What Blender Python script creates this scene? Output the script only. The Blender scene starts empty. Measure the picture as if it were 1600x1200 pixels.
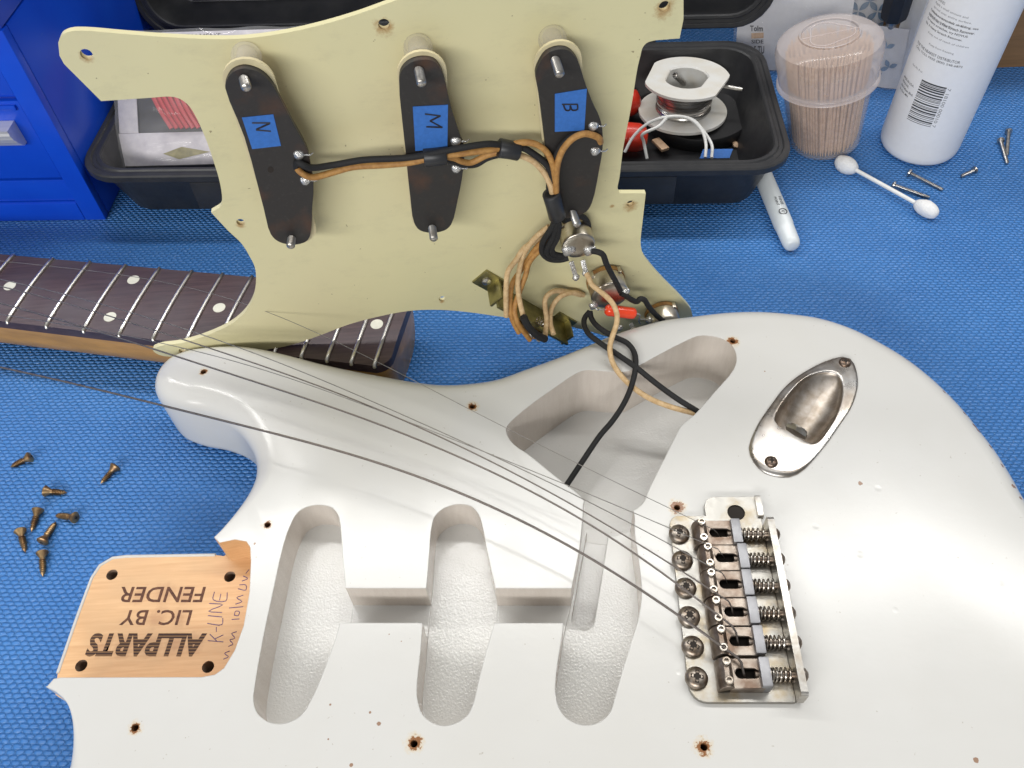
import bpy, bmesh, math, random
from mathutils import Vector, Matrix, noise, geometry

random.seed(7)
scene = bpy.context.scene
col = scene.collection
S = 0.001                      # all builders work in millimetres

# ------------------------------------------------------------------ camera
F_PX, TH, RO, HC = 1310.564, math.radians(52.26541), math.radians(-3.529586), 344.56
_X = Vector((1, 0, 0)); _U = Vector((0, math.sin(TH), math.cos(TH))); FW = Vector((0, math.cos(TH), -math.sin(TH)))
RT = _X * math.cos(RO) + _U * math.sin(RO)
UP = -_X * math.sin(RO) + _U * math.cos(RO)
CAM = Vector((0, 0, HC))
cd = bpy.data.cameras.new('camera'); co = bpy.data.objects.new('camera', cd); col.objects.link(co)
cd.sensor_width = 36.0; cd.lens = 36.0 * F_PX / 1600; cd.clip_start = 0.01; cd.clip_end = 50
m = Matrix.Identity(4)
for i in range(3):
    m[i][0] = RT[i]; m[i][1] = UP[i]; m[i][2] = -FW[i]; m[i][3] = CAM[i] * S
co.matrix_world = m
scene.camera = co
# ------------------------------------------------------------------ light
w = bpy.data.worlds.new('World'); scene.world = w; w.use_nodes = True
w.node_tree.nodes['Background'].inputs[0].default_value = (0.93, 0.96, 1.0, 1)
w.node_tree.nodes['Background'].inputs[1].default_value = 0.23
def area(name, loc, aim, sx, sy, power, color=(1, 1, 1)):
    ld = bpy.data.lights.new(name, 'AREA'); ld.shape = 'RECTANGLE'; ld.size = sx; ld.size_y = sy
    ld.energy = power; ld.color = color
    o = bpy.data.objects.new(name, ld); col.objects.link(o); o.location = loc
    d = Vector(aim) - Vector(loc); o.rotation_euler = d.to_track_quat('-Z', 'Y').to_euler()
    return o
area('ceiling_tube_or_fill', (0.10, 0.92, 1.62), (0.0, 0.18, 0.04), 3.8, 0.11, 35, (1.0, 0.985, 0.955))
area('ceiling_tube_or_fill', (0.0, 0.05, 1.85), (0.0, 0.20, 0.04), 2.4, 0.12, 5.5, (1.0, 0.985, 0.955))  # added overhead fill, lifts the control cavity floor and the body behind
area('ceiling_tube_or_fill', (-0.75, -1.5, 1.05), (0.0, 0.25, 0.1), 1.9, 0.3, 38, (1.0, 0.985, 0.955))  # added low front fill to brighten the upright pickguard, not a ceiling fitting
scene.render.engine = 'CYCLES'
scene.view_settings.view_transform = 'Standard'
scene.view_settings.look = 'None'
scene.view_settings.exposure = 0.0
scene.view_settings.gamma = 1.0
scene.render.resolution_x = 1024; scene.render.resolution_y = 768
scene.cycles.max_bounces = 10; scene.cycles.transparent_max_bounces = 24

# ------------------------------------------------------------------ pixel -> place
T = 44.5                       # top of the guitar body above the mat
def ray(px, py): return RT * ((px - 800) / F_PX) - UP * ((py - 600) / F_PX) + FW
def at(px, py, z=0.0):
    d = ray(px, py); return CAM + d * ((z - HC) / d.z)
def at_plane(px, py, p0, n):
    d = ray(px, py); return CAM + d * ((Vector(p0) - CAM).dot(n) / d.dot(n))
def at_depth(px, py, zc): return CAM + ray(px, py) * zc
def depth(p): return (Vector(p) - CAM).dot(FW)
PGT = Vector((-49.773, 274.384, 127.416)); PGN = Vector((-0.09057145, 0.99471172, 0.04842932)).normalized()
PG1 = Vector((0.98813842, 0.09581572, -0.12000755)); PG2 = Vector((-0.12401321, 0.03698561, -0.99159104))
def pg(px, py, h=0.0): return at_plane(px, py, PGT - PGN * h, PGN)      # h: height off the guard's back, towards us

# ------------------------------------------------------------------ materials
def lin(c): return c
def nodes_of(name):
    mt = bpy.data.materials.new(name); mt.use_nodes = True
    nt = mt.node_tree; return mt, nt, nt.nodes['Principled BSDF']
def pos_mm(nt):
    g = nt.nodes.new('ShaderNodeNewGeometry'); v = nt.nodes.new('ShaderNodeVectorMath'); v.operation = 'SCALE'
    v.inputs['Scale'].default_value = 1000.0; nt.links.new(g.outputs['Position'], v.inputs[0]); return v.outputs[0]
def tnoise(nt, scale, detail=4, rough=0.55, vec=None, stretch=None):
    n = nt.nodes.new('ShaderNodeTexNoise'); n.inputs['Scale'].default_value = scale
    n.inputs['Detail'].default_value = detail; n.inputs['Roughness'].default_value = rough
    if vec is None: vec = pos_mm(nt)
    if stretch:
        mp = nt.nodes.new('ShaderNodeMapping'); mp.inputs['Scale'].default_value = stretch
        nt.links.new(vec, mp.inputs[0]); vec = mp.outputs[0]
    nt.links.new(vec, n.inputs['Vector']); return n.outputs['Fac']
def ramp(nt, fac, stops, interp='LINEAR'):
    r = nt.nodes.new('ShaderNodeValToRGB'); r.color_ramp.interpolation = interp
    e = r.color_ramp.elements
    while len(e) < len(stops): e.new(0.5)
    for el, (p, c) in zip(e, stops):
        el.position = p; el.color = c if len(c) == 4 else (*c, 1)
    nt.links.new(fac, r.inputs[0]); return r.outputs[0]
def mixc(nt, fac, a, b):
    mx = nt.nodes.new('ShaderNodeMix'); mx.data_type = 'RGBA'
    for sock, v in ((mx.inputs['Factor'], fac), (mx.inputs[6], a), (mx.inputs[7], b)):
        if isinstance(v, (int, float)): sock.default_value = v
        elif isinstance(v, tuple): sock.default_value = (*v, 1) if len(v) == 3 else v
        else: nt.links.new(v, sock)
    return mx.outputs[2]
def mth(nt, op, a, b=None, c=None, clamp=False):
    n = nt.nodes.new('ShaderNodeMath'); n.operation = op; n.use_clamp = clamp
    for i, v in enumerate((a, b, c)):
        if v is None: continue
        if isinstance(v, (int, float)): n.inputs[i].default_value = v
        else: nt.links.new(v, n.inputs[i])
    return n.outputs[0]
def bump(nt, bs, height, strength=0.3, dist=0.3, normal=None):
    b = nt.nodes.new('ShaderNodeBump'); b.inputs['Strength'].default_value = strength
    b.inputs['Distance'].default_value = dist * S
    nt.links.new(height, b.inputs['Height'])
    if normal is not None: nt.links.new(normal, b.inputs['Normal'])
    nt.links.new(b.outputs[0], bs.inputs['Normal']); return b
def simple(name, c, rough=0.5, metal=0.0, var=0.12, vs=0.25, bs_=0.0, bscale=2.0, bdist=0.1, spec=0.5, c2=None, coat=0.0, rvar=0.0, stretch=None, lo=.35, hi=.65):
    mt, nt, b = nodes_of(name)
    f = tnoise(nt, vs, 5, 0.6, stretch=stretch)
    d = c2 if c2 else tuple(x * (1 - var) for x in c)
    nt.links.new(ramp(nt, f, [(lo, c), (hi, d)]), b.inputs['Base Color'])
    b.inputs['Roughness'].default_value = rough; b.inputs['Metallic'].default_value = metal
    b.inputs['Specular IOR Level'].default_value = spec
    b.inputs['Coat Weight'].default_value = coat
    if rvar:
        g = tnoise(nt, vs * 3.1, 4, 0.6)
        nt.links.new(mth(nt, 'MULTIPLY_ADD', g, rvar * 2, rough - rvar), b.inputs['Roughness'])
    if bs_: bump(nt, b, tnoise(nt, bscale, 3, 0.5), bs_, bdist)
    return mt
M = {}
M['fretwire'] = simple('fretwire', (0.72, 0.69, 0.63), 0.32, 1.0)
M['maple'] = simple('amber maple', (0.56, 0.29, 0.07), 0.35, var=0.3, vs=0.15, coat=0.3, stretch=(.1, 1, 1))
M['dot'] = simple('clay dot', (0.72, 0.71, 0.60), 0.45)
M['cream'] = simple('aged cream plastic', (0.66, 0.58, 0.36), 0.4, var=.1)
M['tape'] = simple('blue masking tape', (0.035, 0.16, 0.52), 0.7, var=.15, vs=.6, bs_=.3, bscale=3)
M['ink'] = simple('black ink', (0.012, 0.011, 0.02), 0.6)
M['penink'] = simple('violet pen ink', (0.10, 0.06, 0.20), 0.6)
M['print'] = simple('black print', (0.03, 0.03, 0.035), 0.5)
M['greyprint'] = simple('grey print', (0.22, 0.22, 0.23), 0.5)
M['wire_black'] = simple('black cloth wire', (0.012, 0.012, 0.013), 0.75, var=.3, vs=2, bs_=.5, bscale=5, bdist=.2)
M['wire_cream'] = simple('cream cloth wire', (0.66, 0.48, 0.27), 0.75, c2=(0.50, 0.33, 0.16), vs=.5, bs_=.5, bscale=5, bdist=.2)
M['wire_tan'] = simple('tan waxed wire', (0.47, 0.25, 0.07), 0.6, c2=(0.32, 0.15, 0.04), vs=.5, bs_=.5, bscale=5, bdist=.2)
M['shrink'] = simple('heat shrink', (0.022, 0.023, 0.026), 0.42)
M['solder'] = simple('solder', (0.80, 0.79, 0.77), 0.25, .8, var=.4, vs=1.0, bs_=.8, bscale=2.0, bdist=.4)
M['nickel'] = simple('worn nickel', (0.50, 0.485, 0.455), 0.34, 1.0, c2=(0.33, 0.285, 0.23), vs=.22, rvar=.14, bs_=.15, bscale=4, bdist=.06, lo=.45, hi=.75)
M['tarnish'] = simple('tarnished steel', (0.36, 0.315, 0.27), 0.42, 1.0, c2=(0.17, 0.12, 0.09), vs=.16, rvar=.15, bs_=.25, bscale=3, bdist=.08)
M['plate'] = simple('bridge plate nickel', (0.36, 0.35, 0.325), 0.40, 1.0, c2=(0.28, 0.215, 0.12), vs=.10, rvar=.12, bs_=.25, bscale=2, bdist=.06, lo=.47, hi=.72)
M['blocksteel'] = simple('grey steel', (0.33, 0.33, 0.345), 0.48, 1.0, vs=.5, rvar=.1, bs_=.2, bscale=4, bdist=.05)
M['springsteel'] = simple('spring steel', (0.50, 0.47, 0.43), 0.30, 1.0, c2=(.3, .25, .2))
M['cupmetal'] = simple('dull cup metal', (0.46, 0.42, 0.38), 0.40, 1.0, c2=(0.27, 0.225, 0.18), vs=.15, rvar=.1, bs_=.12, bscale=2, bdist=.05)
M['chrome'] = simple('worn chrome', (0.57, 0.56, 0.545), 0.30, 1.0, c2=(0.38, 0.33, 0.28), vs=.08, rvar=.10, bs_=.1, bscale=3, bdist=.04)
M['darkscrew'] = simple('oxidised screw', (0.24, 0.19, 0.16), 0.38, 1.0, c2=(.14, .09, .06), vs=.8)
M['screwhead'] = simple('aged screw', (0.36, 0.325, 0.285), 0.38, 1.0, c2=(.20, .15, .11), vs=.35)
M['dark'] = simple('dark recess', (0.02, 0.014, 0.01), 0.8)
M['brass'] = simple('old brass screw', (0.44, 0.30, 0.15), 0.38, .85, c2=(0.20, 0.115, 0.065), vs=.35, rvar=.1)
M['steel'] = simple('bright steel screw', (0.55, 0.54, 0.53), 0.28, 1.0, c2=(.35, .33, .31), vs=.5)
M['string'] = simple('guitar string', (0.30, 0.265, 0.245), 0.36, 1.0, var=.2, vs=1)
M['string_plain'] = simple('plain string', (0.36, 0.34, 0.32), 0.34, 1.0, var=.2, vs=1)
M['olive'] = simple('yellow zinc steel', (0.42, 0.38, 0.19), 0.42, 1.0, c2=(.25, .23, .12), vs=.15, rvar=.1)
M['phenolic'] = simple('phenolic', (0.20, 0.09, 0.03), 0.5, c2=(.33, .17, .04), vs=.2)
M['potcan'] = simple('pot can', (0.60, 0.57, 0.51), 0.30, 1.0, c2=(.45, .40, .33), vs=.12, rvar=.08)
M['cap'] = simple('orange capacitor', (0.90, 0.07, 0.02), 0.22, var=.1, coat=.5)
M['casep'] = simple('black case plastic', (0.020, 0.021, 0.024), 0.42, c2=(0.034, 0.034, 0.036), vs=.06, rvar=.1, bs_=.3, bscale=1.5, bdist=.1)
M['alu'] = simple('brushed aluminium', (0.82, 0.81, 0.79), 0.45, .45, stretch=(.05, 1, 1))
M['spool'] = simple('white plastic', (0.72, 0.72, 0.70), 0.4, c2=(.66, .62, .54), vs=.05)
M['tin'] = simple('solder wire', (0.68, 0.66, 0.63), 0.28, 1.0)
M['whitewire'] = simple('white wire', (0.78, 0.78, 0.76), 0.4)
M['red'] = simple('red grip', (0.62, 0.035, 0.015), 0.35, coat=.2)
M['redwire'] = simple('red hook-up wire', (0.50, 0.03, 0.04), 0.4)
M['greenwire'] = simple('green hook-up wire', (0.015, 0.16, 0.11), 0.4)
M['baglabel'] = simple('bag header card', (0.62, 0.60, 0.62), 0.45, c2=(.48, .46, .50), vs=.12)
M['bottle'] = simple('white bottle', (0.80, 0.80, 0.81), 0.42, var=.03)
M['pick'] = simple('birch', (0.72, 0.50, 0.33), 0.6, c2=(0.55, 0.36, 0.22), vs=.4)
M['cotton'] = simple('cotton', (0.82, 0.82, 0.82), 0.95, var=.06, vs=.8, bs_=.9, bscale=1.6, bdist=.6)
M['marker'] = simple('pale grey marker', (0.62, 0.66, 0.68), 0.3, var=.03)
M['rubber'] = simple('black rubber', (0.02, 0.02, 0.022), 0.5)
M['cardboard'] = simple('cardboard', (0.24, 0.135, 0.06), 0.8, var=.2, vs=.1, stretch=(.2, 1, 4))
M['greywall'] = simple('grey weathered board', (0.30, 0.27, 0.26), 0.7, c2=(.20, .18, .17), vs=.6, stretch=(1, 1, .06))
M['paper'] = simple('white card', (0.72, 0.73, 0.76), 0.5, var=.05)
M['patblue'] = simple('grey blue print', (0.25, 0.38, 0.55), 0.5, var=.4, vs=.06)

def make_clear(name, tint, fac, rough, edge=.45, cloud=.15):
    mt, nt, b = nodes_of(name)
    tr = nt.nodes.new('ShaderNodeBsdfTransparent'); mx = nt.nodes.new('ShaderNodeMixShader')
    tr.inputs[0].default_value = (0.96, 0.95, 0.95, 1)
    b.inputs['Base Color'].default_value = (*tint, 1); b.inputs['Roughness'].default_value = rough
    lw = nt.nodes.new('ShaderNodeLayerWeight'); lw.inputs['Blend'].default_value = 0.35
    f = mth(nt, 'MULTIPLY_ADD', lw.outputs['Facing'], edge, fac, clamp=True)
    n = tnoise(nt, .08, 3); f = mth(nt, 'MULTIPLY_ADD', n, cloud, f, clamp=True)
    out = nt.nodes['Material Output']
    nt.links.new(f, mx.inputs[0]); nt.links.new(tr.outputs[0], mx.inputs[1]); nt.links.new(b.outputs[0], mx.inputs[2])
    nt.links.new(mx.outputs[0], out.inputs[0]); return mt
M['clear'] = make_clear('clear tub plastic', (0.84, 0.80, 0.79), 0.02, 0.10, .28, .06)
M['clearlid'] = make_clear('frosted lid plastic', (0.86, 0.79, 0.78), 0.20, 0.14, .30, .10)
M['tubing'] = make_clear('clear silicone tubing', (0.80, 0.78, 0.72), 0.02, 0.04, .28, .06)
M['bagfilm'] = make_clear('bag film', (0.85, 0.85, 0.86), 0.03, 0.06, .35, .10)

def mat_blue():
    mt, nt, b = nodes_of('cabinet blue enamel')
    f = tnoise(nt, .03, 4); g = tnoise(nt, .5, 6, .7, stretch=(1, .2, 1))
    c = ramp(nt, f, [(.3, (0.004, 0.06, 0.58)), (.7, (0.005, 0.075, 0.64))])
    sc = ramp(nt, g, [(.64, (0, 0, 0)), (.74, (.30, .30, .30))])
    nt.links.new(mixc(nt, sc, c, (0.12, 0.2, 0.5)), b.inputs['Base Color'])
    b.inputs['Roughness'].default_value = 0.32; bump(nt, b, tnoise(nt, .6, 2), .12, .15); return mt
M['blue'] = mat_blue()
M['bluedark'] = simple('cabinet blue shadow gap', (0.002, 0.01, 0.09), 0.5)

def mat_mat():
    mt, nt, b = nodes_of('blue rubber mat')
    p = pos_mm(nt)
    mp = nt.nodes.new('ShaderNodeMapping'); mp.inputs['Rotation'].default_value = (0, 0, math.radians(4))
    nt.links.new(p, mp.inputs[0])
    wn = nt.nodes.new('ShaderNodeTexNoise'); wn.inputs['Scale'].default_value = .16; wn.inputs['Detail'].default_value = 3
    nt.links.new(mp.outputs[0], wn.inputs['Vector'])
    off = nt.nodes.new('ShaderNodeVectorMath'); off.operation = 'MULTIPLY_ADD'
    off.inputs[1].default_value = (1.8, 1.4, 0); nt.links.new(wn.outputs['Color'], off.inputs[0]); nt.links.new(mp.outputs[0], off.inputs[2])
    sp = nt.nodes.new('ShaderNodeSeparateXYZ'); nt.links.new(off.outputs[0], sp.inputs[0])
    PX, PY = 3.8, 2.0
    def lattice(ou, ov):
        u = mth(nt, 'SUBTRACT', mth(nt, 'FRACT', mth(nt, 'ADD', mth(nt, 'DIVIDE', sp.outputs[0], PX), ou)), .5)
        v = mth(nt, 'SUBTRACT', mth(nt, 'FRACT', mth(nt, 'ADD', mth(nt, 'DIVIDE', sp.outputs[1], 2 * PY), ov)), .5)
        d = mth(nt, 'ADD', mth(nt, 'POWER', mth(nt, 'DIVIDE', mth(nt, 'ABSOLUTE', u), .50), 2.6), mth(nt, 'POWER', mth(nt, 'DIVIDE', mth(nt, 'ABSOLUTE', v), .29), 2.0))
        return mth(nt, 'SUBTRACT', 1.0, d, clamp=True)
    dome = mth(nt, 'POWER', mth(nt, 'MAXIMUM', lattice(0, 0), lattice(.5, .5)), .6)
    fine = tnoise(nt, 1.6, 4, .65, vec=mp.outputs[0])
    h = mth(nt, 'MULTIPLY_ADD', fine, .22, dome)
    bump(nt, b, h, 1.0, .95)
    big = tnoise(nt, .018, 4, .55, vec=mp.outputs[0])
    c = ramp(nt, big, [(.3, (0.048, 0.185, 0.50)), (.7, (0.064, 0.225, 0.57))])
    glint_speck = ramp(nt, tnoise(nt, 2.2, 2, .5, vec=mp.outputs[0]), [(.62, (0, 0, 0)), (.70, (.7, .7, .7))])  # sparkle between the bumps put into the colour, also passing for lint
    low = ramp(nt, dome, [(.25, (1, 1, 1)), (.55, (0, 0, 0))])
    spm = mth(nt, 'MULTIPLY', glint_speck, low)
    nt.links.new(mixc(nt, spm, c, (0.30, 0.45, 0.75)), b.inputs['Base Color'])
    b.inputs['Roughness'].default_value = 0.23; b.inputs['Specular IOR Level'].default_value = .45
    return mt
M['mat'] = mat_mat()

def dist_mask(nt, p, spots):
    """smallest distance/radius over a list of (Vector mm, radius mm)"""
    best = None
    for c, r in spots:
        d = nt.nodes.new('ShaderNodeVectorMath'); d.operation = 'DISTANCE'
        nt.links.new(p, d.inputs[0]); d.inputs[1].default_value = tuple(c)
        q = mth(nt, 'DIVIDE', d.outputs['Value'], r)
        best = q if best is None else mth(nt, 'MINIMUM', best, q)
    return best

def mat_paint(name, cavity, chips=(), rust=(), dents=()):
    mt, nt, b = nodes_of(name)
    p = pos_mm(nt)
    f = tnoise(nt, .012, 4, .6, vec=p)
    c = ramp(nt, f, [(.3, (0.60, 0.597, 0.58)), (.7, (0.575, 0.567, 0.54))])
    sp = tnoise(nt, .55, 3, .5, vec=p)
    c = mixc(nt, ramp(nt, sp, [(.735, (0, 0, 0)), (.76, (.55, .55, .55))]), c, (.30, .26, .20))
    if rust:
        q = mth(nt, 'MULTIPLY_ADD', tnoise(nt, .55, 4, .7, vec=p), 1.5, mth(nt, 'SUBTRACT', dist_mask(nt, p, rust), .75))
        c = mixc(nt, ramp(nt, q, [(.35, (.75, .75, .75)), (1.0, (0, 0, 0))], 'EASE'), c, (0.60, 0.46, 0.26))
        c = mixc(nt, ramp(nt, q, [(.50, (1, 1, 1)), (.60, (0, 0, 0))]), c, (0.24, 0.10, 0.035))
    if chips:
        q = mth(nt, 'MULTIPLY_ADD', tnoise(nt, .5, 3, .6, vec=p), 1.4, mth(nt, 'SUBTRACT', dist_mask(nt, p, chips), .7))
        c = mixc(nt, ramp(nt, q, [(.62, (1, 1, 1)), (.72, (0, 0, 0))]), c, (0.30, 0.19, 0.13))
    if cavity:
        gn = nt.nodes.new('ShaderNodeNewGeometry'); sx = nt.nodes.new('ShaderNodeSeparateXYZ'); nt.links.new(gn.outputs['True Normal'], sx.inputs[0])
        wall = mth(nt, 'LESS_THAN', mth(nt, 'ABSOLUTE', sx.outputs[2]), .5)
        grain = tnoise(nt, .35, 5, .65, vec=p, stretch=(1, 1, .15))
        c = mixc(nt, mth(nt, 'MULTIPLY', wall, .85), c, ramp(nt, grain, [(.3, (0.56, 0.495, 0.435)), (.7, (0.63, 0.57, 0.51))]))
    nt.links.new(c, b.inputs['Base Color'])
    bv = nt.nodes.new('ShaderNodeBevel'); bv.samples = 4; bv.inputs['Radius'].default_value = 0.7 * S
    if cavity:
        b.inputs['Roughness'].default_value = .16
        h = tnoise(nt, 1.15, 3, .5, vec=p)
        bump(nt, b, h, .22, .45, bv.outputs[0])
    else:
        r = tnoise(nt, .05, 4, .6, vec=p); r2 = tnoise(nt, .8, 6, .8, vec=p, stretch=(.12, 1, 1))
        nt.links.new(mth(nt, 'MULTIPLY_ADD', r2, .08, mth(nt, 'MULTIPLY_ADD', r, .14, .10)), b.inputs['Roughness'])
        h = mth(nt, 'ADD', tnoise(nt, .55, 3, .5, vec=p), mth(nt, 'MULTIPLY', tnoise(nt, 1.4, 4, .7, vec=p, stretch=(.25, 1, 1)), .22))
        if dents:
            q = dist_mask(nt, p, dents); dn = nt.nodes.new('ShaderNodeMapRange'); dn.interpolation_type = 'SMOOTHSTEP'
            dn.inputs[1].default_value = .2; dn.inputs[2].default_value = 1.0; nt.links.new(q, dn.inputs[0])
            h = mth(nt, 'MULTIPLY_ADD', dn.outputs[0], 9.0, h)
        bump(nt, b, h, .055, .30, bv.outputs[0])
    return mt

def mat_wood(name, c1, c2, rot=0.0, burn=None):
    mt, nt, b = nodes_of(name)
    f = tnoise(nt, .5, 6, .65, stretch=(.07, 1.2, 1.2)); g = tnoise(nt, .05, 3)
    c = mixc(nt, ramp(nt, f, [(.35, (0, 0, 0)), (.7, (1, 1, 1))]), c1, c2)
    c = mixc(nt, ramp(nt, g, [(.4, (0, 0, 0)), (.7, (.6, .6, .6))]), c, tuple(x * .8 for x in c1))
    if burn:
        q = mth(nt, 'MULTIPLY_ADD', tnoise(nt, .3, 3), .8, dist_mask(nt, pos_mm(nt), burn))
        c = mixc(nt, ramp(nt, q, [(.55, (.35, .35, .35)), (1.35, (0, 0, 0))]), c, (0.30, 0.11, 0.04))
    nt.links.new(c, b.inputs['Base Color']); b.inputs['Roughness'].default_value = .42
    bump(nt, b, f, .25, .12); return mt
M['holewood'] = simple('bare hole wood', (0.20, 0.085, 0.03), 0.8, var=.5, vs=.6)
M['ferrule'] = simple('drilled hole', (0.30, 0.21, 0.15), 0.7, var=.4, vs=.4)
def mat_rosewood():
    mt, nt, b = nodes_of('rosewood')
    f = tnoise(nt, .8, 6, .7, stretch=(.05, 1, 1)); g = tnoise(nt, .03, 3)
    c = mixc(nt, ramp(nt, f, [(.35, (0, 0, 0)), (.65, (1, 1, 1))]), (0.040, 0.022, 0.025), (0.085, 0.05, 0.052))
    c = mixc(nt, ramp(nt, g, [(.4, (0, 0, 0)), (.7, (.6, .6, .6))]), c, (0.075, 0.062, 0.070))
    nt.links.new(c, b.inputs['Base Color']); b.inputs['Roughness'].default_value = .45
    bump(nt, b, f, .3, .15); return mt
M['rosewood'] = mat_rosewood()
def mat_mint(rust):
    mt, nt, b = nodes_of('mint pickguard plastic'); p = pos_mm(nt)
    f = tnoise(nt, .010, 4, .55, vec=p)
    c = ramp(nt, f, [(.3, (0.63, 0.595, 0.355)), (.5, (0.66, 0.615, 0.37)), (.75, (0.635, 0.58, 0.36))])
    c = mixc(nt, ramp(nt, tnoise(nt, .45, 2, .5, vec=p), [(.75, (0, 0, 0)), (.775, (.7, .7, .7))]), c, (.16, .12, .06))
    q = mth(nt, 'MULTIPLY_ADD', tnoise(nt, .4, 4, .7, vec=p), 1.5, mth(nt, 'SUBTRACT', dist_mask(nt, p, rust), .75))
    c = mixc(nt, ramp(nt, q, [(.3, (.8, .8, .8)), (.9, (0, 0, 0))]), c, (0.36, 0.20, 0.06))
    sm = tnoise(nt, .05, 6, .75, vec=p, stretch=(1, 1, 2.2)); c = mixc(nt, ramp(nt, sm, [(.52, (0, 0, 0)), (.75, (.35, .35, .35))]), c, (.47, .43, .27))
    nt.links.new(c, b.inputs['Base Color']); nt.links.new(mth(nt, 'MULTIPLY_ADD', sm, .3, .24), b.inputs['Roughness'])
    bump(nt, b, tnoise(nt, .25, 4, .6, vec=p), .06, .3); return mt
def mat_fibre():
    mt, nt, b = nodes_of('black fibre board'); p = pos_mm(nt)
    f = tnoise(nt, .07, 3, .5, vec=p); g = tnoise(nt, .6, 5, .7, vec=p)
    c = ramp(nt, f, [(.52, (0.020, 0.018, 0.017)), (.70, (0.060, 0.028, 0.016))])
    c = mixc(nt, ramp(nt, g, [(.55, (0, 0, 0)), (.8, (.5, .5, .5))]), c, (.06, .055, .05))
    nt.links.new(c, b.inputs['Base Color']); b.inputs['Roughness'].default_value = .5
    bump(nt, b, g, .2, .15); return mt
M['fibre'] = mat_fibre()
def mat_stripe():
    mt, nt, b = nodes_of('burnt striped lettering')
    sp = nt.nodes.new('ShaderNodeSeparateXYZ'); nt.links.new(pos_mm(nt), sp.inputs[0])
    yy = mth(nt, 'MULTIPLY_ADD', sp.outputs[0], .06, sp.outputs[1])
    s = mth(nt, 'SINE', mth(nt, 'MULTIPLY', yy, 2 * math.pi / 1.25))
    nt.links.new(ramp(nt, mth(nt, 'MULTIPLY_ADD', s, .5, .5), [(.35, (0.035, 0.012, 0.008)), (.7, (0.20, 0.105, 0.045))]), b.inputs['Base Color'])
    b.inputs['Roughness'].default_value = .7; return mt
M['stripe'] = mat_stripe()
M['burnt'] = simple('burnt wood', (0.060, 0.020, 0.011), 0.7, c2=(.15, .06, .03), vs=.7)

# ------------------------------------------------------------------ mesh helpers
class G:
    def __init__(s): s.v = []; s.f = []; s.m = []
    def add(s, vs, fs, mi=0):
        o = len(s.v); s.v += [Vector(p) for p in vs]
        for f in fs: s.f.append([i + o for i in f]); s.m.append(mi)
        return s
def wm(o):
    mb = o.matrix_basis.copy()
    return wm(o.parent) @ o.matrix_parent_inverse @ mb if o.parent else mb
def adopt(o, parent):
    o.parent = parent; o.matrix_parent_inverse = wm(parent).inverted()
def mk(name, g, mats, parent=None, ang=40, world=True):
    me = bpy.data.meshes.new(name)
    me.from_pydata([tuple(p * S) for p in g.v], [], g.f); me.validate()
    if not isinstance(mats, (list, tuple)): mats = [mats]
    for a in mats: me.materials.append(a)
    if len(mats) > 1 and len(me.polygons) == len(g.m): me.polygons.foreach_set('material_index', g.m)
    me.polygons.foreach_set('use_smooth', [True] * len(me.polygons))
    bm = bmesh.new(); bm.from_mesh(me); bmesh.ops.recalc_face_normals(bm, faces=bm.faces); bm.to_mesh(me); bm.free()
    if ang: me.set_sharp_from_angle(angle=math.radians(ang))
    o = bpy.data.objects.new(name, me); col.objects.link(o)
    if parent:
        if world: adopt(o, parent)
        else: o.parent = parent
    return o
def tag(o, label, cat, group=None, kind=None):
    o['label'] = label; o['category'] = cat
    if group: o['group'] = group
    if kind: o['kind'] = kind
    return o
def thing(name, base, label, cat, group=None):
    e = bpy.data.objects.new(name, None); col.objects.link(e); e.empty_display_size = .01
    e.location = Vector(base) * S
    return tag(e, label, cat, group)
def struct(o): o['kind'] = 'structure'; return o
def dup(root, mw, label=None):
    r = root.copy(); col.objects.link(r); r.matrix_world = mw
    if label: r['label'] = label
    for ch in list(root.children):
        c = ch.copy(); col.objects.link(c); c.parent = r; c.matrix_parent_inverse = ch.matrix_parent_inverse.copy()
        for g2 in ch.children:
            d = g2.copy(); col.objects.link(d); d.parent = c; d.matrix_parent_inverse = g2.matrix_parent_inverse.copy()
    return r

def catmull(pts, n=6, closed=False):
    pts = [Vector(p) for p in pts]; out = []; L = len(pts)
    rng = range(L) if closed else range(L - 1)
    for i in rng:
        if closed: p0, p1, p2, p3 = pts[i - 1], pts[i], pts[(i + 1) % L], pts[(i + 2) % L]
        else:
            p1, p2 = pts[i], pts[i + 1]; p0 = pts[i - 1] if i else p1 * 2 - p2; p3 = pts[i + 2] if i + 2 < L else p2 * 2 - p1
        d = [max((b - a).length, 1e-6) ** .5 for a, b in ((p0, p1), (p1, p2), (p2, p3))]
        m1 = ((p1 - p0) / d[0] - (p2 - p0) / (d[0] + d[1]) + (p2 - p1) / d[1]) * d[1]
        m2 = ((p2 - p1) / d[1] - (p3 - p1) / (d[1] + d[2]) + (p3 - p2) / d[2]) * d[1]
        for k in range(n):
            t = k / n; t2, t3 = t * t, t * t * t
            out.append(p1 * (2 * t3 - 3 * t2 + 1) + m1 * (t3 - 2 * t2 + t) + p2 * (-2 * t3 + 3 * t2) + m2 * (t3 - t2))
    if not closed: out.append(pts[-1])
    return out
def resample(pts, step, closed=True):
    P = pts + [pts[0]] if closed else list(pts)
    cum = [0]
    for a, b in zip(P, P[1:]): cum.append(cum[-1] + (b - a).length)
    n = max(3, int(cum[-1] / step)); out = []; j = 0
    for k in range(n if closed else n + 1):
        s = cum[-1] * k / n
        while j < len(cum) - 2 and cum[j + 1] < s: j += 1
        t = (s - cum[j]) / max(cum[j + 1] - cum[j], 1e-9); out.append(P[j].lerp(P[j + 1], t))
    return out
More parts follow.
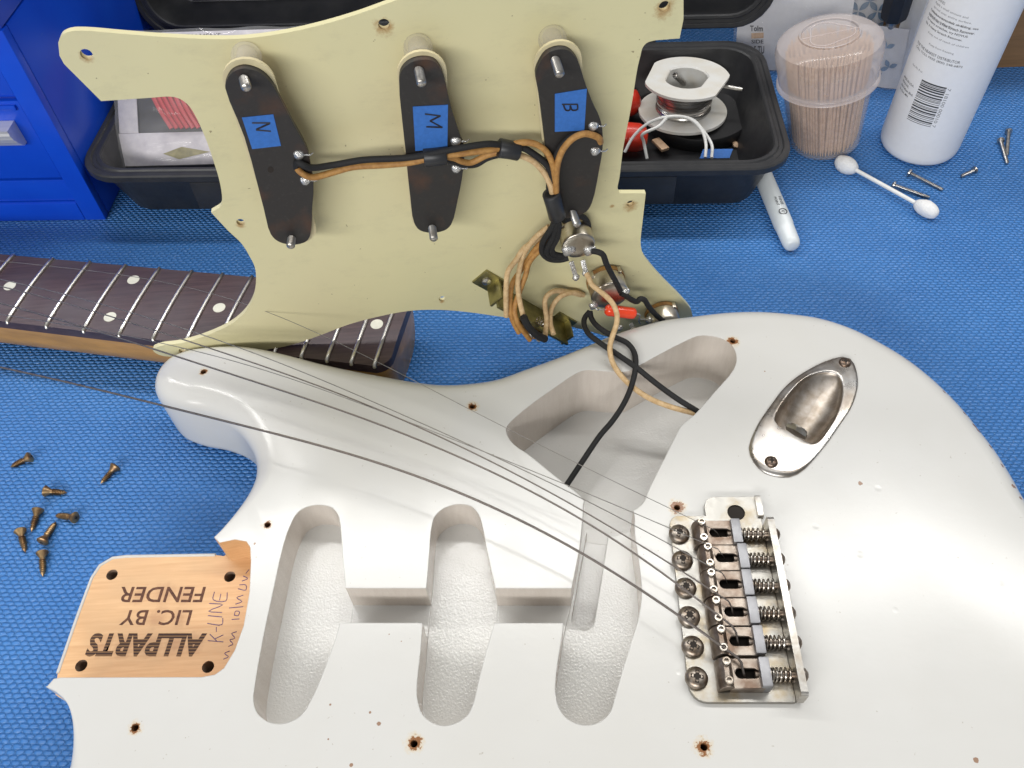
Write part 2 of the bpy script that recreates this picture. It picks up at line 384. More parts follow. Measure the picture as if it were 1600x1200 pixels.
def tube(path, r, n=8, g=None, mi=0, cap=True, closed=False):
    g = g or G(); P = [Vector(p) for p in path]; L = len(P)
    rr = r if isinstance(r, (list, tuple)) else [r] * L
    vs = []; fs = []; nrm = None
    for i in range(L):
        a = P[i - 1] if (i or closed) else P[i]; b = P[(i + 1) % L] if (i < L - 1 or closed) else P[i]
        t = (b - a).normalized()
        if nrm is None: nrm = t.orthogonal().normalized()
        nrm = (nrm - t * nrm.dot(t)); nrm = nrm.normalized() if nrm.length > 1e-6 else t.orthogonal().normalized()
        bi = t.cross(nrm)
        for k in range(n):
            an = 2 * math.pi * k / n; vs.append(P[i] + (nrm * math.cos(an) + bi * math.sin(an)) * rr[i])
    for i in range(L if closed else L - 1):
        for k in range(n):
            a = i * n + k; b = i * n + (k + 1) % n; q = (i + 1) % L
            fs.append([a, b, q * n + (k + 1) % n, q * n + k])
    if cap and not closed: fs.append(list(range(n))[::-1]); fs.append([(L - 1) * n + k for k in range(n)])
    return g.add(vs, fs, mi)
def frame(z, x=None):
    z = Vector(z).normalized(); x = Vector(x) if x is not None else z.orthogonal()
    x = (x - z * x.dot(z)).normalized(); return x, z.cross(x), z
def lathe(prof, o, axis=(0, 0, 1), n=24, g=None, mi=0, xdir=None, lump=None, caps=True):
    g = g or G(); x, y, z = frame(axis, xdir); o = Vector(o); vs = []; fs = []
    for (r, h) in prof:
        for k in range(n):
            a = 2 * math.pi * k / n; rr = r * (lump(a, h) if lump else 1)
            vs.append(o + z * h + (x * math.cos(a) + y * math.sin(a)) * rr)
    for i in range(len(prof) - 1):
        for k in range(n): fs.append([i * n + k, i * n + (k + 1) % n, (i + 1) * n + (k + 1) % n, (i + 1) * n + k])
    if caps and prof[0][0] > 1e-4: fs.append(list(range(n))[::-1])
    if caps and prof[-1][0] > 1e-4: fs.append([(len(prof) - 1) * n + k for k in range(n)])
    return g.add(vs, fs, mi)
def prism(loops, fr, h0, h1, g=None, mi=0):
    """loops: outer + holes as 2-D points in frame (o, e1, e2, n); solid between heights h0 and h1"""
    g = g or G(); o, e1, e2, n = fr
    flat = [p for l in loops for p in l]
    tris = geometry.tessellate_polygon([[Vector((p[0], p[1], 0)) for p in l] for l in loops])
    N = len(flat)
    vs = [o + e1 * p[0] + e2 * p[1] + n * h0 for p in flat] + [o + e1 * p[0] + e2 * p[1] + n * h1 for p in flat]
    fs = [list(t)[::-1] for t in tris] + [[i + N for i in t] for t in tris]
    s = 0
    for l in loops:
        L = len(l)
        for i in range(L):
            a, b = s + i, s + (i + 1) % L; fs.append([a, b, b + N, a + N])
        s += L
    return g.add(vs, fs, mi)
def to2d(p, fr): d = Vector(p) - fr[0]; return (d.dot(fr[1]), d.dot(fr[2]))
def box(o, ex, ey, ez, bev=0.0, g=None, mi=0):
    """box from corner o with edge vectors; top edges bevelled by bev"""
    g = g or G(); o, ex, ey, ez = map(Vector, (o, ex, ey, ez))
    bm = bmesh.new()
    v = [bm.verts.new(o + ex * a + ey * b + ez * c) for c in (0, 1) for b in (0, 1) for a in (0, 1)]
    for f in ((0, 2, 3, 1), (4, 5, 7, 6), (0, 1, 5, 4), (2, 6, 7, 3), (0, 4, 6, 2), (1, 3, 7, 5)): bm.faces.new([v[i] for i in f])
    if bev: bmesh.ops.bevel(bm, geom=bm.edges[:], offset=bev, segments=2, affect='EDGES', profile=.6)
    bm.verts.index_update(); bm.verts.ensure_lookup_table()
    g.add([q.co.copy() for q in bm.verts], [[q.index for q in f.verts] for f in bm.faces], mi); bm.free(); return g
def circle(c, r, n=20, sx=1): return [(c[0] + r * sx * math.cos(2 * math.pi * k / n), c[1] + r * math.sin(2 * math.pi * k / n)) for k in range(n)]
def rrect(x0, y0, x1, y1, r, n=5):
    out = []
    for cx, cy, a0 in ((x1 - r, y0 + r, -90), (x1 - r, y1 - r, 0), (x0 + r, y1 - r, 90), (x0 + r, y0 + r, 180)):
        for k in range(n + 1):
            a = math.radians(a0 + 90 * k / n); out.append((cx + r * math.cos(a), cy + r * math.sin(a)))
    return out
def text_geo(s, shear=0.0, offset=0.0, extrude=0.0, size=1.0):
    cu = bpy.data.curves.new('t', 'FONT'); cu.body = s; cu.size = size; cu.shear = shear; cu.offset = offset; cu.extrude = extrude
    cu.resolution_u = 3
    o = bpy.data.objects.new('t', cu); col.objects.link(o)
    dg = bpy.context.evaluated_depsgraph_get(); ev = o.evaluated_get(dg); me = ev.to_mesh()
    vs = [v.co.copy() for v in me.vertices]; fs = [list(p.vertices) for p in me.polygons]
    ev.to_mesh_clear(); bpy.data.objects.remove(o); bpy.data.curves.remove(cu)
    return vs, fs
def text_fit(s, o, ex, ey, g=None, mi=0, lift=0.0, ext=None, **kw):
    """text stretched so that its box runs from o along ex (length) and ey (height)"""
    g = g or G(); vs, fs = text_geo(s, extrude=.5 if ext else 0, **kw)
    x0 = min(v.x for v in vs); x1 = max(v.x for v in vs); y0 = min(v.y for v in vs); y1 = max(v.y for v in vs)
    o, ex, ey = Vector(o), Vector(ex), Vector(ey); n = ex.cross(ey).normalized()
    out = [o + ex * ((v.x - x0) / (x1 - x0)) + ey * ((v.y - y0) / (y1 - y0)) + n * (lift + (v.z * 2 * ext if ext else 0)) for v in vs]
    return g.add(out, fs, mi)
def evalmesh(o):
    dg = bpy.context.evaluated_depsgraph_get(); return bpy.data.meshes.new_from_object(o.evaluated_get(dg))
def cross_head(g, o, axis, r, h, mi=0, mi_dark=1, slot=.55, rot=.3):
    """domed screw head with a real-looking cross recess; o at underside"""
    lathe([(r * .98, 0), (r, h * .25), (r * .9, h * .6), (r * .68, h * .86), (r * .35, h), (0.0001, h * 1.02)], o, axis, 20, g, mi)
    x, y, z = frame(axis); c, s = math.cos(rot), math.sin(rot); x, y = x * c + y * s, y * c - x * s
    o = Vector(o)
    for a, b in ((x, y), (y, x)):
        w_ = r * .17
        P = []
        for t in (-slot, -slot * .5, 0, slot * .5, slot):
            hh = h * (1.04 - .42 * t * t) + .02
            P.append(o + a * (r * t) + z * hh)
        vs = []; fs = []
        for p in P: vs += [p - b * w_, p + b * w_, p + b * w_ * .7 - z * h * .3, p - b * w_ * .7 - z * h * .3]
        for i in range(len(P) - 1): fs.append([4 * i, 4 * i + 1, 4 * i + 5, 4 * i + 4])
        g.add(vs, fs, mi_dark)

# ================================================================== setting
g = G(); g.add([(-900, -250, 0), (1000, -250, 0), (1000, 900, 0), (-900, 900, 0)], [[0, 1, 2, 3]])
struct(mk('work_mat', g, M['mat']))

# ================================================================== guitar body
AX = Vector((0.9980, -0.0629, 0)).normalized()        # string direction towards the tail
AY = Vector((-AX.y, AX.x, 0))                         # across, towards the treble side
pushed = []
far = [(820, 578), (870, 560), (920, 540), (960, 523), (1000, 510), (1040, 500), (1080, 495), (1130, 489), (1180, 487), (1230, 490),
       (1280, 497), (1330, 513), (1380, 538), (1420, 563), (1460, 595), (1500, 635), (1530, 672), (1555, 705), (1580, 745), (1600, 780)]
fp = [at(x, y, T - 3) for x, y in far]
for i, p in enumerate(fp):
    a = fp[max(i - 1, 0)]; b = fp[min(i + 1, len(fp) - 1)]; t = (b - a).normalized()
    pushed.append(p + Vector((-t.y, t.x, 0)) * 3)
OUT = [(-124.3, 163.3), (-121.5, 166.8), (-117.5, 175), (-114.3, 186), (-113.3, 196), (-115, 205.5), (-120, 215), (-128, 224), (-140, 230.5),
       (-153, 234.5), (-163, 240), (-168.5, 248.5), (-168.5, 258), (-164, 265.5), (-156, 269.8), (-146, 271.3), (-132, 271), (-119, 268),
       (-104, 262.5), (-88, 256), (-62, 247.3), (-32, 239.5), (-8.7, 240.3)]
OUT += [(p.x, p.y) for p in pushed]
OUT += [(213, 132), (220, 100), (221, 62), (212, 18), (190, -20), (155, -44), (115, -54), (75, -51), (30, -38), (-15, -24), (-60, -22), (-100, -30),
        (-150, -40), (-190, -34), (-216, -14), (-222, 10), (-212, 28), (-190, 42), (-170, 58), (-161.5, 78), (-161, 88), (-162.8, 96), (-166, 101.5), (-171, 105.5)]
c1 = catmull([Vector((x, y, 0)) for x, y in OUT], 8)
heel = [Vector((x, y, 0)) for x, y in ((-179.5, 109.5), (-181, 118), (-179.5, 141), (-178, 157), (-176, 162.5), (-171.5, 165.6), (-166, 166), (-150, 165.2), (-134, 164.4), (-128, 164.1))]
outline = resample(c1 + heel, 2.0)
area2 = sum(a.x * b.y - b.x * a.y for a, b in zip(outline, outline[1:] + outline[:1]))
if area2 < 0: outline.reverse()
N = len(outline); nor = []
for i in range(N):
    t = (outline[(i + 2) % N] - outline[i - 2]).normalized(); nor.append(Vector((t.y, -t.x, 0)))     # outward
hc = Vector((-152, 137, 0)); rad = []
for p in outline:
    near = min(1.0, max(0.0, ((p - Vector((-150, 138, 0))).length - 38) / 34)); near = near * near * (3 - 2 * near)
    if p.x < -123 and 103 < p.y < 168: near = 0
    rad.append(.7 + 9.8 * near)
for _ in range(3): rad = [(rad[i - 1] + rad[i] * 2 + rad[(i + 1) % N]) / 4 for i in range(N)]
fs = []
# rings written plainly: bottom round-over then top round-over
vs = []
for k in range(7):
    a = math.pi / 2 * k / 6
    for i in range(N):
        r = rad[i]; p = outline[i] - nor[i] * (r * (1 - math.sin(a))); vs.append(Vector((p.x, p.y, r * (1 - math.cos(a)))))
for k in range(7):
    a = math.pi / 2 * k / 6
    for i in range(N):
        r = rad[i]; p = outline[i] - nor[i] * (r * (1 - math.cos(a))); vs.append(Vector((p.x, p.y, T - r + r * math.sin(a))))
for k in range(13):
    for i in range(N): fs.append([k * N + i, k * N + (i + 1) % N, (k + 1) * N + (i + 1) % N, (k + 1) * N + i])
fs.append(list(range(N))[::-1]); fs.append([13 * N + i for i in range(N)])
HOLES = [(318, 581), (738, 635), (1145, 533), (1058, 793), (418, 820), (211, 1137), (647, 1162), (1100, 1167)]
CHIPS = [((1369, 527), 1.2), ((1386, 541), .9), ((1417, 562), 1.0), ((1475, 613), 1.2), ((1508, 645), 1.4), ((1523, 664), 1.9), ((1530, 672), 1.6), ((1549, 697), 1.5), ((1565, 728), 1.4),
         ((1583, 761), 1.8), ((1593, 779), 1.3), ((1344, 755), 1.3), ((592, 1131), 1.1), ((578, 1113), .7), ((549, 1196), .8), ((516, 1101), .6), ((1525, 1188), 1.2), ((513, 1155), .5), ((398, 849), .7), ((627, 1002), .4), ((608, 991), .4), ((1195, 580), .5)]
HP = [at(x, y, T) for x, y in HOLES]
CP = []
for (x, y), r in CHIPS:
    edge = x > 1360 and y < 800
    CP.append((at(x, y, T - (2.0 if edge else 0)), r))
M['body'] = mat_paint('aged white paint', False, CP, [(p, r) for p, r in zip(HP, (3.0, 3.6, 4.2, 4.6, 3.0, 3.2, 4.2, 4.2))],
                      [(at(x, y, T), r) for x, y, r in ((1372, 763, 1.6), (1275, 822, 1.5), (1344, 866, 1.8), (1399, 953, 1.3), (1565, 912, 1.2), (735, 540, 1.2), (1060, 1050, 1.1), (600, 700, 1.0))])
M['cavity'] = mat_paint('cavity paint', True)
ZF = T - 16
burn = [(at(x, y, ZF), r) for x, y, r in ((256, 928, 9), (220, 930, 8), (290, 930, 8), (244, 965, 9), (280, 965, 8), (160, 1010, 8), (195, 1010, 9), (235, 1010, 9), (275, 1008, 9), (305, 1005, 8))]
M['pocket'] = mat_wood('bare pocket wood', (0.72, 0.445, 0.225), (0.60, 0.335, 0.15), burn=burn)
ge = thing('electric_guitar', (30, 110, 0), 'worn white electric guitar body with empty pickup cavities lying on the blue mat', 'guitar')
gb = G(); gb.add(vs, fs)
raw = mk('body', gb, [M['body'], M['cavity'], M['pocket'], M['holewood'], M['ferrule'], M['burnt'], M['stripe']], None, None)
WF = (Vector((0, 0, 0)), Vector((1, 0, 0)), Vector((0, 1, 0)), Vector((0, 0, 1)))
def px2(l, z=T): return [(p.x, p.y) for p in (at(x, y, z) for x, y in l)]
def ccw(l): return l if sum(a[0] * b[1] - b[0] * a[1] for a, b in zip(l, l[1:] + l[:1])) > 0 else l[::-1]
def smooth2(l, n=4): return [(p.x, p.y) for p in catmull([Vector((x, y, 0)) for x, y in l], n, True)]
cutters = []
def cutter(name, loops_list, mat, n_ang=None):
    """loops_list: [(outline2d, z0, z1)...] disjoint solids in one cutter"""
    g = G()
    for l, z0, z1 in loops_list: prism([ccw(l)], WF, z0, z1, g)
    o = mk(name, g, mat, None, None); cutters.append(o); return o
neck_l = px2([(540, 918), (536, 877), (533, 833), (531, 815), (527, 802), (516, 792), (499, 789), (483, 791), (466, 800), (453, 822), (442, 855), (428, 918), (411, 998), (398, 1072), (396, 1095), (402, 1114), (417, 1127), (435, 1131), (453, 1128), (472, 1116), (486, 1094), (501, 1061), (525, 995), (531, 973)])
mid_l = px2([(666, 918), (668, 899), (671, 859), (674, 826), (679, 808), (692, 795), (714, 788), (736, 791), (748, 804), (754, 822), (761, 859), (769, 896), (774, 918), (773, 950), (772, 975), (759, 1020), (748, 1064), (739, 1101), (730, 1118), (712, 1130), (693, 1134), (675, 1129), (660, 1116), (653, 1097), (651, 1079), (657, 1017), (660, 973)])
brid_l = px2([(893, 919), (899, 890), (906, 851), (911, 802), (913, 783), (935, 765), (970, 765), (990, 798), (992, 833), (1000, 888), (1003, 929), (998, 965), (987, 1002), (972, 1050), (961, 1090), (954, 1112), (939, 1127), (921, 1133), (902, 1131), (884, 1121), (873, 1105), (868, 1083), (869, 1053), (879, 987), (880, 974)])
ctrl_l = px2([(989, 798), (1006, 784), (1015, 763), (1036, 721), (1055, 683), (1065, 665), (1085, 648), (1118, 611), (1146, 578), (1151, 560), (1146, 543), (1132, 531), (1111, 525), (1090, 525), (1069, 534), (1037, 550), (1006, 567), (990, 576), (981, 580), (964, 581), (943, 580), (922, 578), (908, 580), (894, 587), (862, 609), (827, 634), (799, 658), (791, 669), (794, 683), (806, 697), (824, 709), (855, 734), (885, 758), (908, 776), (913, 783), (915, 798), (950, 806)])
chan_l = px2([(533, 919), (893.5, 919.3), (899, 919.5), (899, 973.5), (880, 973.5), (525, 973)])
def osm(l, n=4): return [(p.x, p.y) for p in catmull([Vector((x, y, 0)) for x, y in l], n)]
neck_l = osm(neck_l); mid_l = osm(mid_l[:13]) + osm(mid_l[14:]); brid_l = osm(brid_l)
cutter('c', [(neck_l, T - 17, T + 5), (mid_l, T - 17, T + 5), (brid_l, T - 17.6, T + 5)], M['cavity'])
cutter('c', [(chan_l, T - 16.4, T + 6)], M['cavity'])
cutter('c', [(smooth2(ctrl_l, 3), T - 32, T + 7)], M['cavity'])
step = [(p.x, p.y) for p in (at(x, y, T) for x, y in ((1062, 545), (1100, 532), (1128, 537), (1142, 552), (1140, 572), (1115, 602), (1085, 633), (1045, 640), (1020, 600)))]
# sunken wire slot in the bridge cavity
def slot2(a, b, r, n=8):
    a, b = Vector((*a, 0)), Vector((*b, 0)); d = (b - a).normalized(); s = Vector((-d.y, d.x, 0)); o = []
    for k in range(n + 1): t = math.pi * k / n; o.append(b + s * (r * math.cos(t)) + d * (r * math.sin(t)))
    for k in range(n + 1): t = math.pi * k / n; o.append(a - s * (r * math.cos(t)) - d * (r * math.sin(t)))
    return [(p.x, p.y) for p in o]
ga = at(933, 838, T - 17.6); gb_ = at(911, 968, T - 17.6)
cutter('c', [(slot2((ga.x, ga.y), (gb_.x, gb_.y), 4.6), T - 25, T - 10)], M['cavity'])
# neck pocket
pk = [(-260, 100), (-174.2, 107.6)] + px2([(84, 1060.5), (95, 1058.7), (315, 1058), (336, 1054), (350, 1044), (367, 1016), (381, 977), (390, 925), (392, 876), (391, 855), (385, 846), (367, 843), (343, 848)]) + [(-123.6, 163.9), (-126.5, 168), (-136, 180), (-260, 190)]
cutter('c', [(pk, ZF, T + 8)], M['pocket'])
PKH = [at(x, y, ZF) for x, y in ((175, 898), (359, 901), (127, 1040), (325, 1042))]
cutter('c', [([(p.x + 2.35 * math.cos(k * .3927), p.y + 2.35 * math.sin(k * .3927)) for k in range(16)], 6, ZF + 4) for p in PKH], M['ferrule'])
cutter('c', [([(p.x + 1.25 * math.cos(k * .524), p.y + 1.25 * math.sin(k * .524)) for k in range(12)], T - 14, T + 4) for p in HP], M['holewood'])
# jack cup recess
_c = at(1260, 640, T); jc = []
for x, y in ((1211, 653), (1218, 635), (1240, 605), (1260, 588), (1277, 581), (1297, 579), (1311, 584), (1317, 598), (1316, 622), (1307, 650), (1293, 673), (1282, 687), (1272, 692), (1260, 689), (1235, 675), (1217, 664)):
    p = at(x, y, T + 1.6); d_ = (Vector((p.x, p.y, 0)) - Vector((_c.x, _c.y, 0))).normalized(); jc.append((p.x + d_.x * 1.2, p.y + d_.y * 1.2))
cutter('c', [(jc, T - 24, T + 3)], M['cavity'])
# engraved lettering on the pocket floor (upside down as seen from here)
def pk_text(s, x0, x1, y0, y1, mi, shear, off):
    o = at(x1, y0, ZF); ex = at(x0, y0, ZF) - o; ey = at(x1, y1, ZF) - o
    return text_fit(s, o, ex, ey, None, 0, 0, ext=.45, shear=shear, offset=off)
for o in cutters:
    md = raw.modifiers.new('b', 'BOOLEAN'); md.operation = 'DIFFERENCE'; md.solver = 'EXACT'; md.object = o
    md.material_mode = 'TRANSFER'
    me = evalmesh(raw); raw.modifiers.clear(); old = raw.data; raw.data = me; bpy.data.meshes.remove(old)
for o in cutters: bpy.data.objects.remove(o)
me = raw.data; me.name = 'body'
me.polygons.foreach_set('use_smooth', [True] * len(me.polygons)); me.set_sharp_from_angle(angle=math.radians(32))
adopt(raw, ge)
# the bold maker's name: striped burnt lettering, a thin sunk plate of char
for s, x0, x1, y0, y1, mt_, sh, of, lb in (('FENDER', 190, 322, 917, 941, 'burnt', .25, .012, 'burnt italic lettering, upper line'), ('LIC. BY', 187, 301, 953, 977, 'burnt', .25, .012, 'burnt italic lettering, short middle line'),
                                   ('ALLPARTS', 136, 324, 989, 1026, 'stripe', .35, .04, 'striped bold burnt lettering')):
    gt = pk_text(s, x0, x1, y0, y1, 0, sh, of)
    for v in gt.v: v.z = ZF + .05 if v.z > ZF else ZF - .3
    mk('burnt_lettering', gt, M[mt_], ge, None)['label'] = lb
mk('pocket_paint_edge', tube([Vector((p.x, p.y, ZF - .25)) for p in heel[1:]], .75, 8), M['body'], ge)
# pen handwriting along the pocket end
def strokes(name, lines, f, r, mat, parent, n=5):
    g = G()
    for l in lines: tube(catmull([f(x, y) for x, y in l], 3), r, n, g)
    return mk(name, g, mat, parent)
hw = [[(325, 1001), (349, 1003)], [(339, 1002), (328, 991)], [(336, 998), (349, 992)], [(338, 987), (338, 980)],
      [(324, 974), (347, 976), (348, 966)], [(325, 962), (347, 964)], [(347, 957), (326, 955), (348, 945), (327, 943)],
      [(335, 925), (333, 937), (353, 939), (355, 926)], [(343, 938), (345, 928)],
      [(349, 1030), (357, 1026), (351, 1021), (359, 1017)], [(357, 1010), (364, 1006), (359, 1000), (367, 997), (362, 990), (370, 987)],
      [(362, 968), (374, 967)], [(366, 962), (368, 955), (374, 956), (372, 962), (366, 961)], [(358, 950), (380, 948)], [(368, 944), (378, 940), (370, 934), (380, 930)],
      [(372, 920), (384, 922), (384, 914), (374, 914)], [(378, 908), (387, 904), (380, 900)], [(384, 896), (389, 890)]]
strokes('pen_handwriting', hw, lambda x, y: at(x, y, ZF + .03), .16, M['penink'], ge)

# ------------------------------------------------------------------ strings
SZ = [(-200, 60), (0, 57), (400, 60), (700, 62), (1000, 57), (1080, 55), (1140, 54), (1200, 52)]
def sz(x):
    for (a, za), (b, zb) in zip(SZ, SZ[1:]):
        if a <= x <= b: return za + (zb - za) * (x - a) / (b - a)
    return 57
STR = [([(-160, 541), (0, 573), (113, 597), (246, 632), (380, 666), (509, 695), (620, 725), (708, 760), (825, 810), (899, 848), (950, 881), (1000, 911), (1068, 957), (1123, 1004), (1153, 1028)], [(1158, 1035), (1164, 1060)], .50, 'string'),
       ([(-160, 432), (0, 472), (128, 509), (241, 544), (312, 570), (420, 605), (500, 625), (620, 671), (740, 719), (827, 760), (924, 808), (1000, 860), (1052, 896), (1108, 942), (1144, 978)], [(1150, 988), (1154, 1010)], .40, 'string'),
       ([(-160, 412), (0, 445), (91, 468), (210, 505), (295, 533), (420, 575), (530, 609), (614, 647), (680, 677), (740, 704), (844, 757), (943, 808), (1000, 849), (1068, 893), (1117, 925), (1138, 939)], [(1143, 948), (1146, 964)], .31, 'string'),
       ([(-160, 405), (0, 434), (150, 471), (255, 502), (340, 527), (420, 558), (470, 578), (560, 617), (635, 649), (710, 684), (800, 725), (877, 760), (987, 813), (1055, 853), (1111, 880), (1128, 895)], [(1133, 902), (1137, 913)], .21, 'string_plain'),
       ([(-160, 468), (0, 490), (128, 510), (244, 533), (320, 547), (400, 569), (455, 588), (530, 617), (614, 649), (700, 682), (785, 718), (885, 757), (992, 798), (1077, 836), (1102, 846), (1122, 858)], [(1128, 866), (1134, 874)], .17, 'string_plain'),
       ([(-160, 392), (0, 408), (120, 419), (235, 432), (334, 451), (420, 483), (500, 519), (635, 587), (740, 644), (800, 676), (897, 724), (992, 766), (1046, 795), (1092, 812), (1116, 828)], [(1121, 833), (1125, 840)], .14, 'string_plain')]
for main, tail, r, mt_ in STR:
    P = resample(catmull([at(x, y, sz(x)) for x, y in main], 5), 5.0, False)
    for _ in range(120): P = [P[0]] + [P[i] * .5 + (P[i - 1] + P[i + 1]) * .25 for i in range(1, len(P) - 1)] + [P[-1]]
    P += [at(tail[0][0], tail[0][1], T + 8.6), at(tail[1][0], tail[1][1], T + 4.2)]
    mk('string', tube(P, r, 8), M[mt_], ge)

# ------------------------------------------------------------------ bridge
b1 = at(1061, 835, T + 2.5); b6 = at(1088, 1060, T + 2.5)
BV = (b6 - b1).normalized(); BU = Vector((-BV.y, BV.x, 0)); BO = (b1 + b6) / 2; BO.z = T
ZUP = Vector((0, 0, 1))
def bp(u, v, z=0.0): return BO + BU * u + BV * v + ZUP * z
BF = (BO, BU, BV, -ZUP)          # right-handed frame (u to tail, v to bass, down)
def arc(c, r, a0, a1, n=6): return [(c[0] + r * math.cos(math.radians(a0 + (a1 - a0) * k / n)), c[1] + r * math.sin(math.radians(a0 + (a1 - a0) * k / n))) for k in range(n + 1)]
plate_o = arc((3.2, 29.8), 6.2, 180, 90) + [(33.0, 36.0), (33.0, -35.5)] + [(32.2, -35.5), (32.2, -44.8)] + arc((16.0, -40.3), 4.5, -90, -180)[0:] + [(11.5, -36.2)] + arc((.6, -32.6), 3.6, -90, -180)
plate_o = [(u, v) for u, v in plate_o]
g = G()
hole = circle((23.6, -37.6), 3.4, 20)
prism([plate_o, hole], (bp(0, 0, .25), BU, BV, ZUP), 0.0, 2.0, g)
bridge = mk('bridge_plate', g, [M['plate']], ge, 35)
bridge['label'] = 'worn nickel vintage bridge plate with tarnished saddles'
bm_ = bridge.modifiers.new('bev', 'BEVEL'); bm_.width = .7 * S; bm_.segments = 3; bm_.limit_method = 'ANGLE'
# dark bore below the arm hole
mk('arm_hole', lathe([(3.35, 1.6), (3.35, .30), (.001, .28)], bp(23.6, -37.6), (0, 0, 1), 20), M['dark'], bridge)
# rear flange
fl = G()
prism([rrect(-31.8, 0.6, 36.2, 10.2, 1.6)], (bp(33.05, 0, 0), BV, ZUP, BU), 0, 2.5, fl)
mk('rear_flange', fl, M['nickel'], bridge, 30)
fl2 = G(); prism([rrect(-44.7, 0.6, -35.2, 3.6, .6)], (bp(31.7, 0, 0), BV, ZUP, BU), 0, 2.2, fl2); mk('tab_lip', fl2, M['nickel'], bridge, 30)
VS = [-26.4, -15.9, -5.3, 5.4, 16.2, 27.6]
US = [0, 1.3, 1.2, 1.6, 2.0, 2.4]
for i in range(6):
    v0 = -27.95 + 11.18 * i
    gg = G(); cross_head(gg, bp(0.0, v0, 2.25), (0, 0, 1), 4.1, 2.7, rot=.3 + i * .37)
    mk('mounting_screw', gg, [M['screwhead'], M['dark']], bridge, 60)
    u0 = 5.6 + US[i] * .75; vc = VS[i]; W = 5.2
    # saddle: rounded front hump, flat top with slot, rear block
    gg = G()
    prof = [(u0 - .6, 2.3), (u0 - .5, 5.0), (u0 + .3, 7.4), (u0 + 1.6, 8.7), (u0 + 3.0, 8.9), (u0 + 4.0, 8.0), (u0 + 4.6, 6.9)]
    top1 = u0 + 15.2
    vsx = []; fsx = []
    for vv in (-W, -W * .45, W * .45, W):
        crown = .35 if abs(vv) > 3 else 0
        vsx += [bp(u, vc + vv, z - crown) for u, z in prof]
    Lp = len(prof)
    for a in range(3):
        for b in range(Lp - 1): fsx.append([a * Lp + b, a * Lp + b + 1, (a + 1) * Lp + b + 1, (a + 1) * Lp + b])
    fsx.append([0 * Lp + b for b in range(Lp)]); fsx.append([3 * Lp + b for b in range(Lp)][::-1])
    gg.add(vsx, fsx)
    slot = [(x, y) for x, y in slot2((u0 + 7.2, vc), (u0 + 12.0, vc), 1.75)]
    # curved top sheet: middle band slightly lower
    prism([[(u0 + 4.2, vc - W), (top1, vc - W), (top1, vc + W), (u0 + 4.2, vc + W)], slot], (bp(0, 0, 5.6), BU, BV, ZUP), 0, 1.3, gg)
    box(bp(u0 + 3.5, vc - W, 2.4), BU * 11.5, BV * .9, ZUP * 3.3, 0, gg); box(bp(u0 + 3.5, vc + W - .9, 2.4), BU * 11.5, BV * .9, ZUP * 3.3, 0, gg)
    sd = mk('saddle', gg, M['tarnish'], bridge, 38)
    md = sd.modifiers.new('bev', 'BEVEL'); md.width = .45 * S; md.segments = 2; md.limit_method = 'ANGLE'
    gd = G(); gd.add([bp(u0 + 4, vc - 4, 2.9), bp(u0 + 15, vc - 4, 2.9), bp(u0 + 15, vc + 4, 2.9), bp(u0 + 4, vc + 4, 2.9)], [[0, 1, 2, 3]]); mk('slot_shade_sheet', gd, M['dark'], bridge)  # flat dark sheet: shade under the saddle slot put into colour
    blk = box(bp(u0 + 13.6, vc - W + .05, 2.4), BU * 3.7, BV * (2 * W - .1), ZUP * 6.6, .6)
    mk('saddle_block', blk, M['blocksteel'], bridge, 30)
    for dv in (-3.3, 3.3):
        sg = lathe([(1.55, -2.5), (1.55, .9), (1.35, 1.15), (.85, 1.15), (.75, .2), (.001, .15)], bp(u0 + 2.5, vc + dv, 8.9), Vector((-.10 * BU) + ZUP), 16)
        mk('height_screw', sg, M['springsteel'], bridge, 35)
    # intonation screw and spring
    z0 = 5.2
    ig = G(); lathe([(1.35, 0), (1.35, 33.2 - u0 - 12.4)], bp(u0 + 12.4, vc, z0), BU, 12, ig)
    lathe([(2.6, 0), (2.6, .7), (2.2, 1.7), (1.2, 2.4), (.01, 2.6)], bp(35.55, vc, z0), BU, 16, ig)
    mk('intonation_screw', ig, M['tarnish'], bridge, 40)
    a0, a1 = u0 + 17.4, 32.9; turns = 6; sp = []
    for k in range(turns * 14 + 1):
        t = k / (turns * 14); a = 2 * math.pi * turns * t; e = t ** 1.25
        sp.append(bp(a0 + (a1 - a0) * e, vc + 2.25 * math.cos(a), z0 + 2.25 * math.sin(a)))
    mk('spring', tube(sp, .42, 6), M['springsteel'], bridge)

